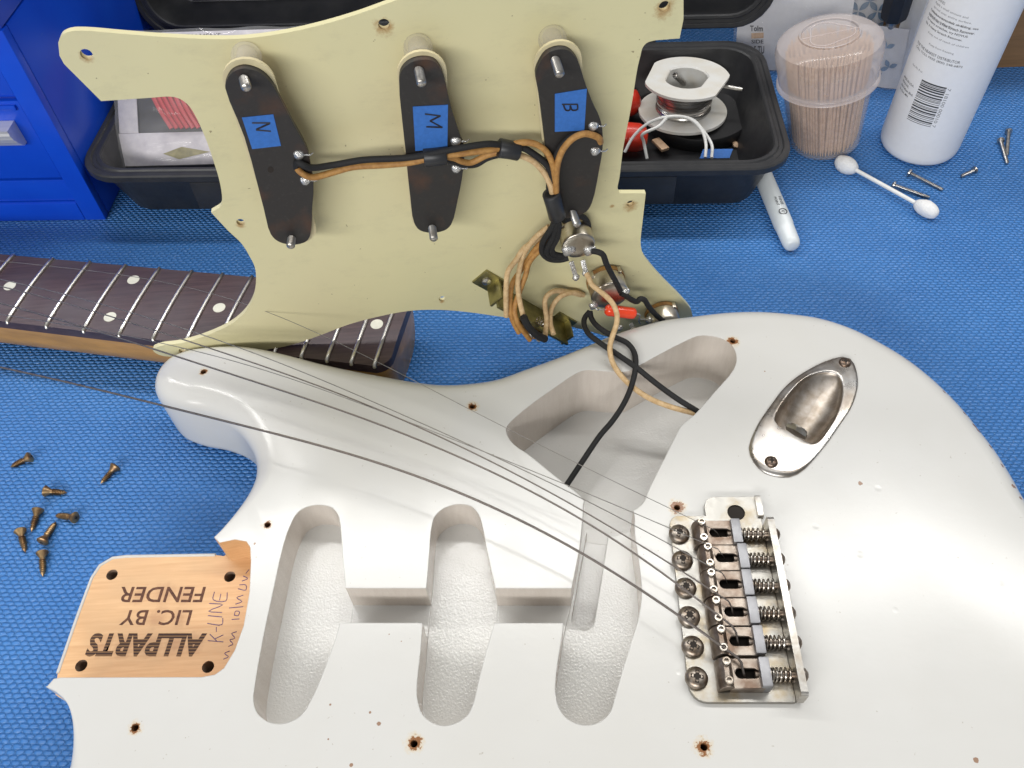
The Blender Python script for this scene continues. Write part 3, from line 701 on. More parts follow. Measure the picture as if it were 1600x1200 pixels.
# ------------------------------------------------------------------ jack plate
outer = [(1170, 700), (1172, 710), (1182, 727), (1193, 737), (1210, 743), (1227, 745), (1240, 743), (1253, 736), (1268, 722), (1293, 692), (1313, 663), (1330, 637), (1339, 612), (1341, 595), (1338, 577), (1332, 563), (1323, 557), (1310, 558), (1290, 564), (1267, 575), (1243, 590), (1223, 608), (1205, 632), (1187, 658), (1175, 682)]
cup = [(1211, 653), (1218, 635), (1240, 605), (1260, 588), (1277, 581), (1297, 579), (1311, 584), (1317, 598), (1316, 622), (1307, 650), (1293, 673), (1282, 687), (1272, 692), (1260, 689), (1235, 675), (1217, 664)]
JP = resample(catmull([at(x, y, T + .8) for x, y in outer], 6, True), 1.2)
JC = resample(catmull([at(x, y, T + 2.4) for x, y in cup], 6, True), .8)
jctr = at(1258, 645, T)
def by_angle(P, c, n=72):
    A = sorted(((math.atan2(p.y - c.y, p.x - c.x), p) for p in P), key=lambda t: t[0]); out = []
    for k in range(n):
        a = -math.pi + 2 * math.pi * k / n; j = 0
        while j < len(A) and A[j][0] < a: j += 1
        a1, p1 = A[j % len(A)]; a0, p0 = A[j - 1]
        d1 = (a1 - a0) % (2 * math.pi) or 1e-6; t = ((a - a0) % (2 * math.pi)) / d1; out.append(p0.lerp(p1, min(max(t, 0), 1)))
    return out
NJ = 72; oa = by_angle(JP, jctr); ca = by_angle(JC, jctr)
axd = (at(1225, 683, T) - at(1300, 580, T)); axl = axd.length; axd.normalize(); sd_ = Vector((-axd.y, axd.x, 0)); j0 = at(1302, 579, T); axd = (at(1241, 682, T) - j0); axl = axd.length; axd.normalize()
rings = []
rings.append([Vector((p.x, p.y, T + .15)) for p in oa])
rings.append([Vector((p.x, p.y, T + .9)).lerp(Vector((jctr.x, jctr.y, T + .9)), .005) for p in oa])
for s, z in ((.15, 1.15), (.45, 1.3), (.75, 1.5), (.92, 1.7), (1.0, 1.6)):
    rings.append([Vector((a.x + (b.x - a.x) * s, a.y + (b.y - a.y) * s, T + z)) for a, b in zip(oa, ca)])
deep = at(1250, 665, T)
for k_ in range(1, 15):
    s = (k_ / 14) ** 1.7; rg = []
    for p in ca:
        ap = axl * (.5 + .33 * math.tanh(((Vector((p.x, p.y, T)) - j0).dot(axd) / axl - .5) * 1.5)); tg = j0 + axd * ap
        q = Vector((p.x + (tg.x - p.x) * s, p.y + (tg.y - p.y) * s, T))
        a = max(0.0, min(1.0, (q - j0).dot(axd) / axl)); dm = 2.5 + 10.5 * a
        rg.append(Vector((q.x, q.y, T + 1.6 - dm * math.sqrt(max(0, 1 - (1 - s) ** 2)))))
    rings.append(rg)
g = G(); vs = [p for r in rings for p in r]; fs = []
for i in range(len(rings) - 1):
    for k in range(NJ): fs.append([i * NJ + k, i * NJ + (k + 1) % NJ, (i + 1) * NJ + (k + 1) % NJ, (i + 1) * NJ + k])
g.add(vs, fs); g.m = [1 if i // NJ >= 7 else 0 for i in range(len(fs))]
jack = mk('jack_plate', g, [M['chrome'], M['cupmetal']], ge, 75); jack['label'] = 'chrome boat shaped output jack plate with a scooped cup'
for x, y in ((1320, 567), (1205, 722)):
    gg = G(); cross_head(gg, at(x, y, T + 1.2), (0, 0, 1), 2.7, 1.5, rot=.6); mk('screw', gg, [M['darkscrew'], M['dark']], jack, 60)
jo = at(1243, 677, T - 1.2); ax = (at(1290, 600, T) - at(1240, 672, T)).normalized() + ZUP * .45
g = G(); lathe([(5.2, 0), (5.2, 1.6), (4.9, 1.9), (3.6, 1.9), (3.4, .4), (.01, .3)], jo, ax, 6, g); lathe([(3.9, 1.8), (3.9, 2.8), (3.2, 2.8), (3.1, .8)], jo, ax, 20, g)
mk('jack_nut', g, M['nickel'], jack, 35)

# ================================================================== pickguard assembly
pge = thing('pickguard', pg(690, 480), 'mint green pickguard standing on edge behind the body with three pickups and wiring', 'pickguard')
PF = (PGT, PG1, PG2, PGN)
def pl(l, h=0.0): return [to2d(pg(x, y, h), PF) for x, y in l]
out_px = [(91, 67), (97, 55), (110, 49), (133, 48), (193, 53), (260, 58), (333, 61), (382, 60), (443, 52), (505, 38), (565, 20), (620, 0), (680, -19), (760, -34), (850, -40), (950, -37), (1020, -28), (1058, -14)]
right_px = [(1068, 0), (1068, 30), (1062, 60)]
r2 = [(1024, 63), (1011, 67), (1004, 75), (1001, 86), (996, 107), (987, 163), (974, 230), (968, 277), (965, 295), (968, 302)]
r3 = [(1009, 302)]
r4 = [(1007, 320), (1004, 347), (1001, 380), (1005, 398), (1016, 414), (1037, 438), (1064, 465), (1079, 483), (1082, 493)]
# hidden treble corner, worked back from the screw hole on the body
r5 = [(1078, 520), (1060, 540), (1020, 545), (975, 534), (926, 519)]
bot = [(875, 506), (791, 496), (725, 487), (680, 484), (638, 486), (590, 495), (545, 507), (500, 524), (455, 539), (400, 549), (340, 556), (283, 558), (250, 555), (239, 547), (249, 541), (283, 536), (326, 523), (363, 505), (385, 485), (397, 462), (400, 437), (398, 417), (388, 397), (377, 380), (357, 361), (330, 332)]
l2 = [(337, 328), (345, 322), (347, 310), (343, 283), (333, 250), (320, 213), (303, 177), (293, 163), (280, 154), (267, 151), (233, 153), (158, 158)]
l3 = [(100, 100), (93, 87)]
def cm(l, n=4): return [(p.x, p.y) for p in catmull([Vector((*q, 0)) for q in pl(l)], n)]
outl = cm(out_px) + cm(right_px, 1) + cm(r2) + pl(r3) + cm(r4) + cm(r5) + cm(bot) + cm(l2) + pl(l3)
cl = []
for p in outl:
    if not cl or math.hypot(p[0] - cl[-1][0], p[1] - cl[-1][1]) > .25: cl.append(p)
PGH = [(285, 548), (691, 467), (985, 318), (376, 347), (135, 85), (600, 38), (1038, 10)]
holes = []
for x, y in PGH:
    c = to2d(pg(x, y), PF); holes.append(circle(c, 2.0 if y < 100 else 1.7, 16))
M['mint'] = mat_mint([(pg(x, y + 4), r) for (x, y), r in zip(PGH, (2.4, 1.6, 4.2, 2.6, 3.0, 4.4, 5.0))] + [(pg(956, 322), 1.4)])
M['mintedge'] = simple('pale pickguard edge', (0.70, 0.68, 0.52), .4)
g = G(); prism([cl] + holes, PF, 0, 2.3, g)
plate = mk('guard_plate', g, M['mint'], pge, 40)
md = plate.modifiers.new('bev', 'BEVEL'); md.width = .35 * S; md.segments = 1; md.limit_method = 'ANGLE'; md.angle_limit = math.radians(60)
FH = 14.0
def hframe(h): return (PGT - PGN * h, PG1, PG2, -PGN)
def flat_on(px_list, h0, h1, n=1, g=None, mi=0):
    """solid whose visible top outline is px_list at height h1"""
    l = pl(px_list, h1)
    if n > 1: l = [(p.x, p.y) for p in catmull([Vector((*q, 0)) for q in l], n, True)]
    return prism([l], (PGT, PG1, PG2, -PGN), h0, h1, g, mi)
PICK = [dict(o=[(352, 138), (354, 126), (363, 113), (379, 107), (397, 110), (412, 118), (425, 132), (437, 153), (459, 195), (480, 234), (485, 258), (490, 289), (488, 323), (485, 366), (479, 377), (465, 382), (450, 382), (434, 377), (423, 366), (412, 326), (382, 215)],
             s=[((381, 122), (385, 137)), ((456, 371), (454, 385))], e=[(467, 242), (477, 282)], t=[(378, 184), (427, 179), (439, 228), (394, 233)],
             w=[[(394, 192), (422, 192)], [(421, 193), (401, 202)], [(400, 203), (423, 205)]], tube=(381, 94), ctr=((386, 124), (460, 364)), name='N', hole=[(423, 265)]),
        dict(o=[(624, 126), (628, 110), (641, 98), (659, 93), (678, 96), (688, 107), (695, 126), (705, 169), (721, 218), (725, 227), (724, 264), (715, 314), (705, 351), (695, 360), (675, 364), (656, 360), (647, 348), (641, 308), (633, 230)],
             s=[((654, 108), (659, 131)), ((675, 354), (678, 374))], e=[(712, 221), (713, 263)], t=[(645, 167), (700, 164), (699, 232), (649, 236)],
             w=[[(664, 178), (688, 181)], [(688, 181), (672, 189)], [(672, 189), (691, 199)], [(691, 199), (666, 198)]], tube=(653, 80), ctr=((660, 112), (676, 345)), name='M', hole=[]),
        dict(o=[(837, 116), (842, 101), (854, 84), (873, 77), (888, 79), (899, 89), (904, 98), (916, 135), (928, 166), (939, 190), (942, 227), (936, 267), (925, 317), (916, 331), (900, 338), (885, 341), (868, 334), (860, 318), (854, 246), (842, 147)],
             s=[((867, 92), (875, 117)), ((894, 331), (902, 352))], e=[(927, 197), (930, 236)], t=[(867, 147), (917, 139), (913, 204), (867, 206)],
             w=[[(878, 163), (902, 163)], [(880, 163), (884, 172), (890, 172), (891, 165)], [(891, 165), (894, 172), (902, 171), (902, 163)]], tube=(866, 66), ctr=((873, 96), (892, 322)), name='B', hole=[])]
for k, P in enumerate(PICK):
    g = flat_on(P['o'], FH - 2.4, FH, 3)
    pu = mk('pickup', g, M['fibre'], pge, 40)
    pu['label'] = ('black pickup marked N beside the neck cutout', 'black pickup marked M in the middle', 'black pickup marked B nearest the bridge end')[k]
    md = pu.modifiers.new('bev', 'BEVEL'); md.width = .3 * S; md.segments = 2; md.limit_method = 'ANGLE'
    a = Vector((*to2d(pg(*P['ctr'][0], FH), PF), 0)); b = Vector((*to2d(pg(*P['ctr'][1], FH), PF), 0))
    st = slot2((a.x + (b.x - a.x) * .035, a.y + (b.y - a.y) * .035), (b.x, b.y), 8.5, 12)
    g = prism([ccw(st)], (PGT, PG1, PG2, -PGN), FH - 3.7, FH - 2.45); mk('pickup_cover', g, M['cream'], pu, 40)
    mk('pickup_coil', prism([ccw(slot2((a.x + (b.x - a.x) * .13, a.y + (b.y - a.y) * .13), (b.x + (a.x - b.x) * .1, b.y + (a.y - b.y) * .1), 6.5, 12))], (PGT, PG1, PG2, -PGN), .1, FH - 4.45), M['phenolic'], pu, 40)
    for (x0, y0), (x1, y1) in P['s']:
        p0 = pg(x0, y0, FH - .5); p1 = at_depth(x1, y1, depth(p0) - 4.5); d = (p1 - p0); L = d.length
        prof = [(1.55, 0)]; n_th = int(L / .7)
        for q in range(n_th): prof += [(1.7, L * (q + .3) / n_th), (1.42, L * (q + .8) / n_th)]
        prof += [(1.25, L), (.01, L + .25)]
        mk('adjust_screw', lathe(prof, p0, d, 14), M['nickel'], pu, 50)
    for x, y in P['e']:
        p = pg(x, y, FH + .05); g = lathe([(2.0, 0), (1.9, .5), (1.4, 1.0), (.7, 1.3), (.01, 1.4)], p, -PGN, 16, lump=lambda a, h: 1 + .08 * math.sin(3 * a))
        tube([p + PG1 * 1.2, p + PG1 * 4 - PGN * .2, p + PG1 * 5 + PGN * 1.0], .35, 6, g)
        mk('solder_eyelet', g, M['solder'], pu, 60)
    mk('masking_tape', flat_on(P['t'], FH + .02, FH + .22), M['tape'], pu)['label'] = 'blue masking tape marked %s' % P['name']
    strokes('marker_letter', P['w'], lambda x, y: pg(x, y, FH + .28), .33, M['ink'], pu)
    x, y = P['tube']; p1 = pg(P['s'][0][0][0] - 1, P['s'][0][0][1] - 4, FH - 2.4)
    p1 = pg(x + 3, y + 15, FH - 4.5); base = p1 + PGN * (FH - 4.6); ax = p1 - base
    mk('clear_tubing', lathe([(4.3, 0), (5.0, .8), (5.2, 2.4), (5.0, 5), (4.8, 9.6), (3.4, 9.6), (3.4, 0)], base, ax, 24, caps=False), M['tubing'], pu, 50)
    for x, y in P['hole']: mk('rivet_hole', flat_on([(x + 5 * math.cos(a * .5), y + 5 * math.sin(a * .5)) for a in range(12)], FH + .01, FH + .06), M['dark'], pu)

# ---- wires on the guard
def wire(pxs, h, r, mat, n=5, parent=pge, name='wire'):
    """h: one height off the guard or a list, spread along the path"""
    hs = h if isinstance(h, (list, tuple)) else [h, h]
    L = len(pxs); P = []
    for i, (x, y) in enumerate(pxs):
        t = i / (L - 1) * (len(hs) - 1); j = min(int(t), len(hs) - 2); hh = hs[j] + (hs[j + 1] - hs[j]) * (t - j); P.append(pg(x, y, hh))
    return mk(name, tube(catmull(P, n), r, 10), M[mat], parent)
wire([(462, 262), (466, 254), (474, 258), (486, 262), (520, 258), (567, 250), (628, 247), (659, 243), (705, 234), (760, 225), (780, 226), (800, 228)], [FH - 1, 16, 16, 13, 15, 17, 17, 15, 14], 1.25, 'wire_black')
wire([(463, 261), (471, 270), (487, 277), (511, 272), (551, 261), (597, 258), (640, 254), (672, 247), (698, 243), (760, 235), (782, 232), (800, 233)], [FH - 1, 16, 14, 13, 15, 17, 17, 15, 14], 1.25, 'wire_tan')
wire([(690, 244), (709, 247), (721, 252), (736, 254), (760, 243), (785, 237), (800, 238)], [16, 15, 13, 13, 14], 1.2, 'wire_tan')
wire([(700, 248), (712, 254), (726, 258), (744, 257), (762, 247), (785, 241), (800, 240)], [15, 14, 12, 12, 13], 1.2, 'wire_black')
wire([(795, 228), (813, 223), (833, 224), (851, 234), (862, 252), (867, 275), (869, 292), (867, 312)], [14, 14, 15, 17, 18, 19], 1.25, 'wire_tan')
wire([(795, 232), (813, 230), (836, 242), (854, 257), (863, 274), (862, 298), (866, 320)], [14, 14, 15, 16, 17, 18], 1.35, 'wire_black')
wire([(795, 238), (811, 242), (833, 252), (851, 271), (860, 289), (865, 311)], [14, 14, 15, 17, 19], 1.25, 'wire_cream')
wire([(938, 222), (936, 216), (926, 211), (913, 209), (897, 215), (882, 230), (873, 249), (869, 274), (869, 300)], [FH - 1, 15.5, 16, 16.5, 17, 18, 19], 1.3, 'wire_tan')
wire([(905, 212), (893, 214), (878, 228), (868, 246), (863, 262), (858, 292), (862, 316)], [15, 15.5, 15.5, 16, 17], 1.3, 'wire_black')
def sleeve(a, b, h, r, name='heat_shrink_sleeve', sq=1.0):
    p0, p1 = pg(*a, h), pg(*b, h); L = (p1 - p0).length
    g = lathe([(r * .92, 0), (r, .3), (r * .97, L * .5), (r, L - .3), (r * .92, L), (r * .7, L), (r * .7, 0)], p0, p1 - p0, 20, xdir=PGN)
    return mk(name, g, M['shrink'], pge, 50)
sleeve((779, 231), (811, 236), 14.3, 3.7); sleeve((662, 247), (698, 243), 16.2, 3.4); sleeve((861, 302), (871, 339), 18.5, 3.6)
for pxs, hs, mt_ in (([(864, 335), (869, 352), (866, 366), (858, 382), (854, 393), (862, 401), (874, 402), (886, 398)], [18, 17, 16, 14, 13, 12, 12], 'wire_black'),
                ([(867, 335), (865, 350), (857, 364), (848, 379), (848, 396), (860, 405), (876, 406), (888, 403)], [18, 17, 15, 13, 12, 12, 12], 'wire_black'),
                ([(869, 335), (873, 352), (870, 372), (862, 388), (866, 397), (880, 400)], [18, 17, 15, 13, 12], 'wire_black'),
                ([(880, 345), (893, 340), (908, 338), (917, 346), (919, 358), (915, 366)], [10, 7, 5, 5, 6], 'wire_black'),
                ([(866, 352), (857, 359), (839, 374), (818, 389), (806, 407), (794, 424), (791, 446), (791, 494)], [12, 9, 8, 9, 14, 18, 20], 'wire_cream'),
                ([(866, 358), (860, 365), (839, 386), (824, 407), (812, 425), (801, 442), (797, 470), (800, 497), (811, 520)], [12, 9, 8, 9, 15, 20, 23], 'wire_tan'),
                ([(870, 366), (845, 389), (827, 410), (821, 431), (812, 455), (804, 482), (808, 502), (828, 531)], [11, 9, 10, 14, 18, 23, 25], 'wire_tan'),
                ([(858, 354), (836, 372), (817, 400), (811, 425), (809, 445), (812, 470), (817, 492)], [12, 10, 9, 14, 18, 22], 'wire_cream'),
                ([(852, 525), (854, 500), (852, 467), (863, 456), (881, 455), (908, 461)], [22, 16, 10, 7, 4, 2], 'wire_cream'),
                ([(865, 522), (860, 505), (862, 482), (875, 464), (896, 457), (912, 461)], [22, 16, 10, 7, 4, 2], 'wire_cream')):
    wire(pxs, hs, 1.35 if 'black' in mt_ else 1.25, mt_)

# ---- lever switch
sw0, sw1 = pg(756, 434), pg(884, 506); sx_ = (sw1 - sw0).normalized(); sn = -PGN; sy_ = sx_.cross(sn)
SL = (sw1 - sw0).length
g = box(sw0 - sx_ * 3 - sy_ * 5, sx_ * 13, sy_ * 10, sn * 1.2, .2)
for a in (SL - 10,): box(sw0 + sx_ * a - sy_ * 5, sx_ * 13, sy_ * 10, sn * 1.2, .2, g)
box(sw0 + sx_ * 6.5 - sy_ * .6, sx_ * (SL - 9), sy_ * 1.3, sn * 15, .2, g)
box(sw0 + sx_ * 5.5 - sy_ * 4.2, sx_ * 1.3, sy_ * 8, sn * 12, .2, g); box(sw0 + sx_ * (SL - 2.8) - sy_ * 4.2, sx_ * 1.3, sy_ * 8, sn * 12, .2, g)
switch = mk('lever_switch', g, M['olive'], pge, 30); switch['label'] = 'olive plated pickup selector switch with soldered lugs'
wf = (sw0 + sx_ * (SL * .5) + sn * 8 - sy_ * 1.0, sx_, sn, sy_)
def halfdisc(r, n=18): return [(r * math.cos(math.pi * k / n), r * .95 * math.sin(math.pi * k / n)) for k in range(n + 1)]
g = prism([[(-13, -3), (13, -3), (13, 2)] + halfdisc(12.5)[1:-1] + [(-13, 2)]], wf, 3.2, 4.6); mk('wafer', g, M['phenolic'], switch, 40)
g = prism([halfdisc(8)], (wf[0], wf[1], wf[2], wf[3]), -1.2, .2); mk('contact_plate', g, M['olive'], switch, 40)
for k in range(7):
    a = math.pi * (k + .3) / 6.6; p = wf[0] + sx_ * (12.5 * math.cos(a)) + sn * (12 * math.sin(a)) + sy_ * 3.0
    g = lathe([(.01, -1.6), (1.2, -1.0), (1.5, 0), (1.1, 1.1), (.01, 1.7)], p, sx_ * math.cos(a) + sn * math.sin(a), 10, lump=lambda a_, h: 1 + .2 * math.sin(2 * a_ + h * 3))
    box(p - sx_ * .9 - sy_ * .3, sx_ * 1.8, sy_ * .6, sn * 2.4, .1, g)
    mk('solder_lug', g, M['solder'], switch, 60)
sp = [wf[0] + sx_ * (-1 + 9 * k / 60) + sn * (7.0 + 1.7 * math.sin(k * 2 * math.pi / 10)) + sy_ * (-3.6 + 1.7 * math.cos(k * 2 * math.pi / 10)) for k in range(61)]
mk('spring', tube(sp, .3, 6), M['springsteel'], switch)
mk('switch_screw', lathe([(2.4, 0), (2.2, .8), (1.2, 1.3), (.01, 1.4)], sw0 + sx_ * 1.5 + sn * 1.2, sn, 14), M['nickel'], switch)
mk('jumper_wire', tube(catmull([pg(818, 495, 25), pg(824, 508, 26), pg(838, 523, 26), pg(852, 530, 25)], 4), 1.8, 8), M['wire_black'], switch)

# ---- pots
def pot(px, py, h, r, hc, label=None):
    c = pg(px, py, h); ax = -PGN; base = c - ax * hc
    o = mk('volume_pot', lathe([(r, 0), (r, hc - .9), (r * .97, hc - .3), (r * .92, hc), (r * .55, hc + .1), (.01, hc + .1)], base, ax, 40), M['potcan'], pge, 40)
    if label: o['label'] = label
    mk('pot_wafer', lathe([(r * 1.04, -2.0), (r * 1.04, 0)], base, ax, 32), M['phenolic'], o, 40)
    for a in range(4):
        an = .6 + a * math.pi / 2; q = base + (PG1 * math.cos(an) + PG2 * math.sin(an)) * r
        mk('crimp_tab', box(q - PG1 * .9 - PG2 * .9 + PGN * 2.2, PG1 * 1.8, PG2 * 1.8, ax * 3.4, .3), M['potcan'], o)
    return o, c
def lug(o, a, b, h0, h1):
    p0, p1 = pg(*a, h0), pg(*b, h1); d = (p1 - p0); x, y, z = frame(d, PG1)
    g = box(p0 - x * 1.1, x * 2.2, y * .6, d, .1); mk('pot_lug', g, M['solder'], o)
    mk('solder_joint', lathe([(.01, -1.7), (1.3, -1.2), (1.75, 0), (1.3, 1.2), (.01, 1.6)], p1, d, 12, lump=lambda a_, h: 1 + .12 * math.sin(2 * a_ + 1)), M['solder'], o, 60)
def blob(o, px, py, h, r):
    p = pg(px, py, h)
    mk('solder_joint', lathe([(r, -.6), (r * 1.02, .1), (r * .8, .9), (r * .4, 1.35), (.01, 1.45)], p, -PGN, 14, lump=lambda a_, hh: 1 + .16 * math.sin(3 * a_ + hh) + .08 * math.sin(7 * a_)), M['solder'], o, 60)
p1, c1_ = pot(904, 385, 13, 7.4, 9.0, 'silver volume pot below the pickup marked B')
lug(p1, (892, 408), (900, 433), 6, 8); lug(p1, (910, 406), (915, 426), 6, 9)
blob(p1, 888, 392, 13.3, 3.0); blob(p1, 921, 392, 13.3, 2.8)
p2, c2_ = pot(953, 463, 13, 9.0, 9.0, 'silver tone pot carrying the orange capacitor')
blob(p2, 927, 478, 13.2, 2.2); blob(p2, 977, 456, 13.2, 2.0)
p3, c3_ = pot(1040, 512, 11, 8.4, 8.0, 'silver pot half hidden behind the body edge')
for a, b in (((985, 505), (990, 515)), ((1000, 498), (1014, 500)), ((1008, 512), (1012, 520)), ((960, 505), (968, 512))): lug(p3, a, b, 6, 8)
ca0, ca1 = pg(946, 484, 17.5), pg(993, 490, 17.5); L = (ca1 - ca0).length
g = lathe([(.6, 0), (2.0, .25), (2.75, 1.2), (2.85, 2.5), (2.85, L - 2.5), (2.75, L - 1.2), (2.0, L - .25), (.6, L)], ca0, ca1 - ca0, 24)
tube(catmull([ca0, ca0 + (ca0 - ca1).normalized() * 3, pg(934, 484, 14), pg(928, 480, 13)], 4), .35, 6, g, 1)
tube(catmull([ca1, ca1 + (ca1 - ca0).normalized() * 2, pg(998, 502, 13), pg(1001, 506, 9)], 4), .35, 6, g, 1)
mk('capacitor', g, [M['cap'], M['solder']], pge, 45)['label'] = 'glossy orange capacitor across the tone pot'
wire([(925, 392), (935, 394), (942, 398), (947, 411), (956, 429), (963, 442), (970, 456)], [14, 15.5, 16, 17, 16, 15, 13.5], 1.35, 'wire_black')
wire([(970, 458), (978, 462), (988, 469), (996, 471), (1000, 467), (1006, 468), (1013, 478), (1023, 490), (1037, 503)], [14, 14.5, 14, 13, 13, 13, 12, 12], 1.35, 'wire_black')
def span_wire(pxs, p_start, p_end, r, mat, sag=None):
    """wire that leaves the guard and drops into the control cavity: its distance runs evenly from start to end"""
    d0, d1 = depth(p_start), depth(p_end); L = [0]
    for a, b in zip(pxs, pxs[1:]): L.append(L[-1] + math.hypot(b[0] - a[0], b[1] - a[1]))
    D = [d0 + (d1 - d0) * (l / L[-1]) for l in L]; k = 0
    for i, (x, y) in enumerate(pxs):
        if 505 < y < 577: D[i] = min(D[i], depth(at(x, y, T + 1.6))); k = i
    for i in range(k + 1, len(pxs)): D[i] = D[k] + (d1 - D[k]) * (L[i] - L[k]) / (L[-1] - L[k])
    P = [at_depth(x, y, q) for (x, y), q in zip(pxs, D)]
    return mk('wire', tube(catmull(P, 5), r, 10), M[mat], pge)
span_wire([(916, 427), (920, 434), (925, 445), (935, 453), (946, 462), (954, 470), (960, 479), (964, 492), (963, 507), (957, 525), (953, 542), (956, 563), (968, 584), (989, 605), (1016, 623), (1046, 635), (1086, 646)], pg(916, 427, 10), at(1086, 646, T - 9), 1.25, 'wire_cream')
span_wire([(921, 487), (913, 498), (917, 518), (935, 534), (965, 554), (995, 575), (1025, 599), (1058, 623), (1092, 644)], pg(921, 487, 14), at(1092, 644, T - 8), 1.3, 'wire_black')
span_wire([(922, 487), (924, 497), (935, 511), (959, 526), (980, 536), (991, 551), (993, 575), (986, 605), (974, 632), (956, 659), (938, 680), (912, 718), (884, 760)], pg(922, 487, 14), at(884, 760, T - 14), 1.3, 'wire_black')

# ================================================================== detached neck
NZ = 31.0
nA0, nA1 = at(3, 502, NZ), at(585, 572, NZ)            # near edge
nd = (nA1 - nA0).normalized(); nw = Vector((-nd.y, nd.x, 0))
fB0, fB1 = at(64, 403, NZ), at(341, 428, NZ)           # far edge
f21 = (nA1 - nA0).length                               # near-edge station of fret 21, measured from nA0
def far_w(s):
    d0, d1 = (fB0 - nA0), (fB1 - nA0); s0, w0, s1, w1 = d0.dot(nd), d0.dot(nw), d1.dot(nd), d1.dot(nw)
    return w0 + (w1 - w0) * (s - s0) / (s1 - s0)
K = f21 / (647.7 * (2 ** (-9.0 / 12) - 2 ** (-21 / 12)))   # only a check of the scale
def fpos(n): return 647.7 * (1 - 2 ** (-n / 12))
base12 = (at(187, 522, NZ) - nA0).dot(nd)
kk = (f21 - base12) / (fpos(21) - fpos(12))
def st(n): return base12 + (fpos(n) - fpos(12)) * kk
end = f21 + 6.8
def npt(s, w, z): return nA0 + nd * s + nw * w + ZUP * (z - NZ)
ne = thing('guitar_neck', npt(120, 25, 0), 'detached guitar neck with rosewood fretboard and maple back lying behind the body', 'guitar neck')
g = G(); secs = []
S0 = st(5)
stations = [S0 + (end - 6.5 - S0) * k / 24 for k in range(25)]
def board_sec(s, inset=0.0):
    wf_ = far_w(s); n = 8; row = []
    for k in range(n + 1):
        t = k / n; ww = inset + (wf_ - 2 * inset) * t; row.append(npt(s, ww, NZ + 1.1 * (1 - (2 * t - 1) ** 2)))
    row.append(npt(s, wf_ - inset, NZ - 5.5)); row.append(npt(s, inset, NZ - 5.5)); return row
secs = [board_sec(s) for s in stations]
for ds, ins in ((-4.5, .8), (-2.5, 2.2), (-1, 4.2), (0, 7.0)): secs.append(board_sec(end + ds, ins))
def loft(secs, g, mi=0, cap=True):
    n = len(secs[0]); vs = [p for r in secs for p in r]; fs = []
    for i in range(len(secs) - 1):
        for k in range(n): fs.append([i * n + k, i * n + (k + 1) % n, (i + 1) * n + (k + 1) % n, (i + 1) * n + k])
    if cap: fs.append(list(range(n))[::-1]); fs.append([(len(secs) - 1) * n + k for k in range(n)])
    return g.add(vs, fs, mi)
loft(secs, g); board = mk('fretboard', g, M['rosewood'], ne, 40)
def back_sec(s, ins=0.0, dep=24.5):
    wf_ = far_w(s); row = []
    for k in range(13):
        a = math.pi * k / 12; cx = wf_ / 2; hw_ = wf_ / 2 - ins
        sq = .55; ca_, sa_ = math.cos(a), math.sin(a)
        row.append(npt(s, cx + hw_ * math.copysign(abs(ca_) ** sq, ca_), NZ - 5.55 - dep * abs(sa_) ** .7))
    return row
secs = [back_sec(s) for s in stations] + [back_sec(end + ds, ins) for ds, ins in ((-4.5, .6), (-2.5, 2.0), (-1, 4.0), (-.3, 6.5))]
g = G(); loft(secs, g); mk('neck_back', g, M['maple'], ne, 50)
for n in range(6, 22):
    s = st(n); wf_ = far_w(s); P = [npt(s, -.2, NZ - .9), npt(s, .15, NZ + .35)]
    for k in range(1, 10): t = k / 10; P.append(npt(s, wf_ * t, NZ + .45 + 1.1 * (1 - (2 * t - 1) ** 2)))
    P += [npt(s, wf_ - .15, NZ + .35), npt(s, wf_ + .2, NZ - .9)]
    mk('fret', tube(P, 1.0, 8), M['fretwire'], ne, 60)
def dot(s, w, r=3.2):
    t = w / far_w(s); z = NZ + 1.1 * (1 - (2 * t - 1) ** 2)
    mk('fret_marker_dot', lathe([(r, -.6), (r, .16), (.01, .18)], npt(s, w, z), ZUP, 20), M['dot'], ne)
for n in (7, 9, 15, 17, 19, 21): s = (st(n) + st(n - 1)) / 2; dot(s, far_w(s) / 2)
s = (st(12) + st(11)) / 2; dot(s, far_w(s) * .22); dot(s, far_w(s) * .78)

# ================================================================== black plastic case
CR = 40.0
cf0, cf1 = at(113, 278, CR), at(1246, 264, CR)
ce = (cf1 - cf0); CLN = ce.length; ce.normalize(); cb = Vector((-ce.y, ce.x, 0))
CDP = (at(1150, 63, CR) - cf0).dot(cb)
def rr_loop(x0, y0, x1, y1, r, n=6): return rrect(x0, y0, x1, y1, r, n)
def tray(o, ex, ey, ez, L, D, H, rc, name, parent, mat):
    prof = [(20, 0), (17, .8), (14, 4), (6.2, H - 7), (5.0, H - 5.4), (0.6, H - 5.0), (0, H - 4.2), (0, H - .8), (.8, H), (3.2, H), (3.9, H - .9), (5.8, H - .9), (6.5, H), (8.2, H), (9.0, H - .8), (9.6, H - 5), (16.5, 8), (19, 4), (22, 3)]
    secs = []
    for ins, z in prof:
        l = rr_loop(ins, ins, L - ins, D - ins, max(rc - ins * .6, 3)); secs.append([o + ex * x + ey * y + ez * z for x, y in l])
    g = G(); loft(secs, g); return mk(name, g, mat, parent, 35)
cas = thing('tool_case', cf0 + ce * (CLN / 2) + cb * (CDP / 2) - ZUP * CR, 'open black plastic tool case behind the pickguard', 'case')
o0 = Vector((cf0.x, cf0.y, .3))
tray(o0, ce, cb, ZUP, CLN, CDP, CR, 24, 'case_base', cas, M['casep'])
ta = math.radians(14)
ly = ZUP * math.cos(ta) + cb * math.sin(ta); lz = -cb * math.cos(ta) + ZUP * math.sin(ta)
lo = o0 + cb * (CDP + 16) + ZUP * (CR - 1)
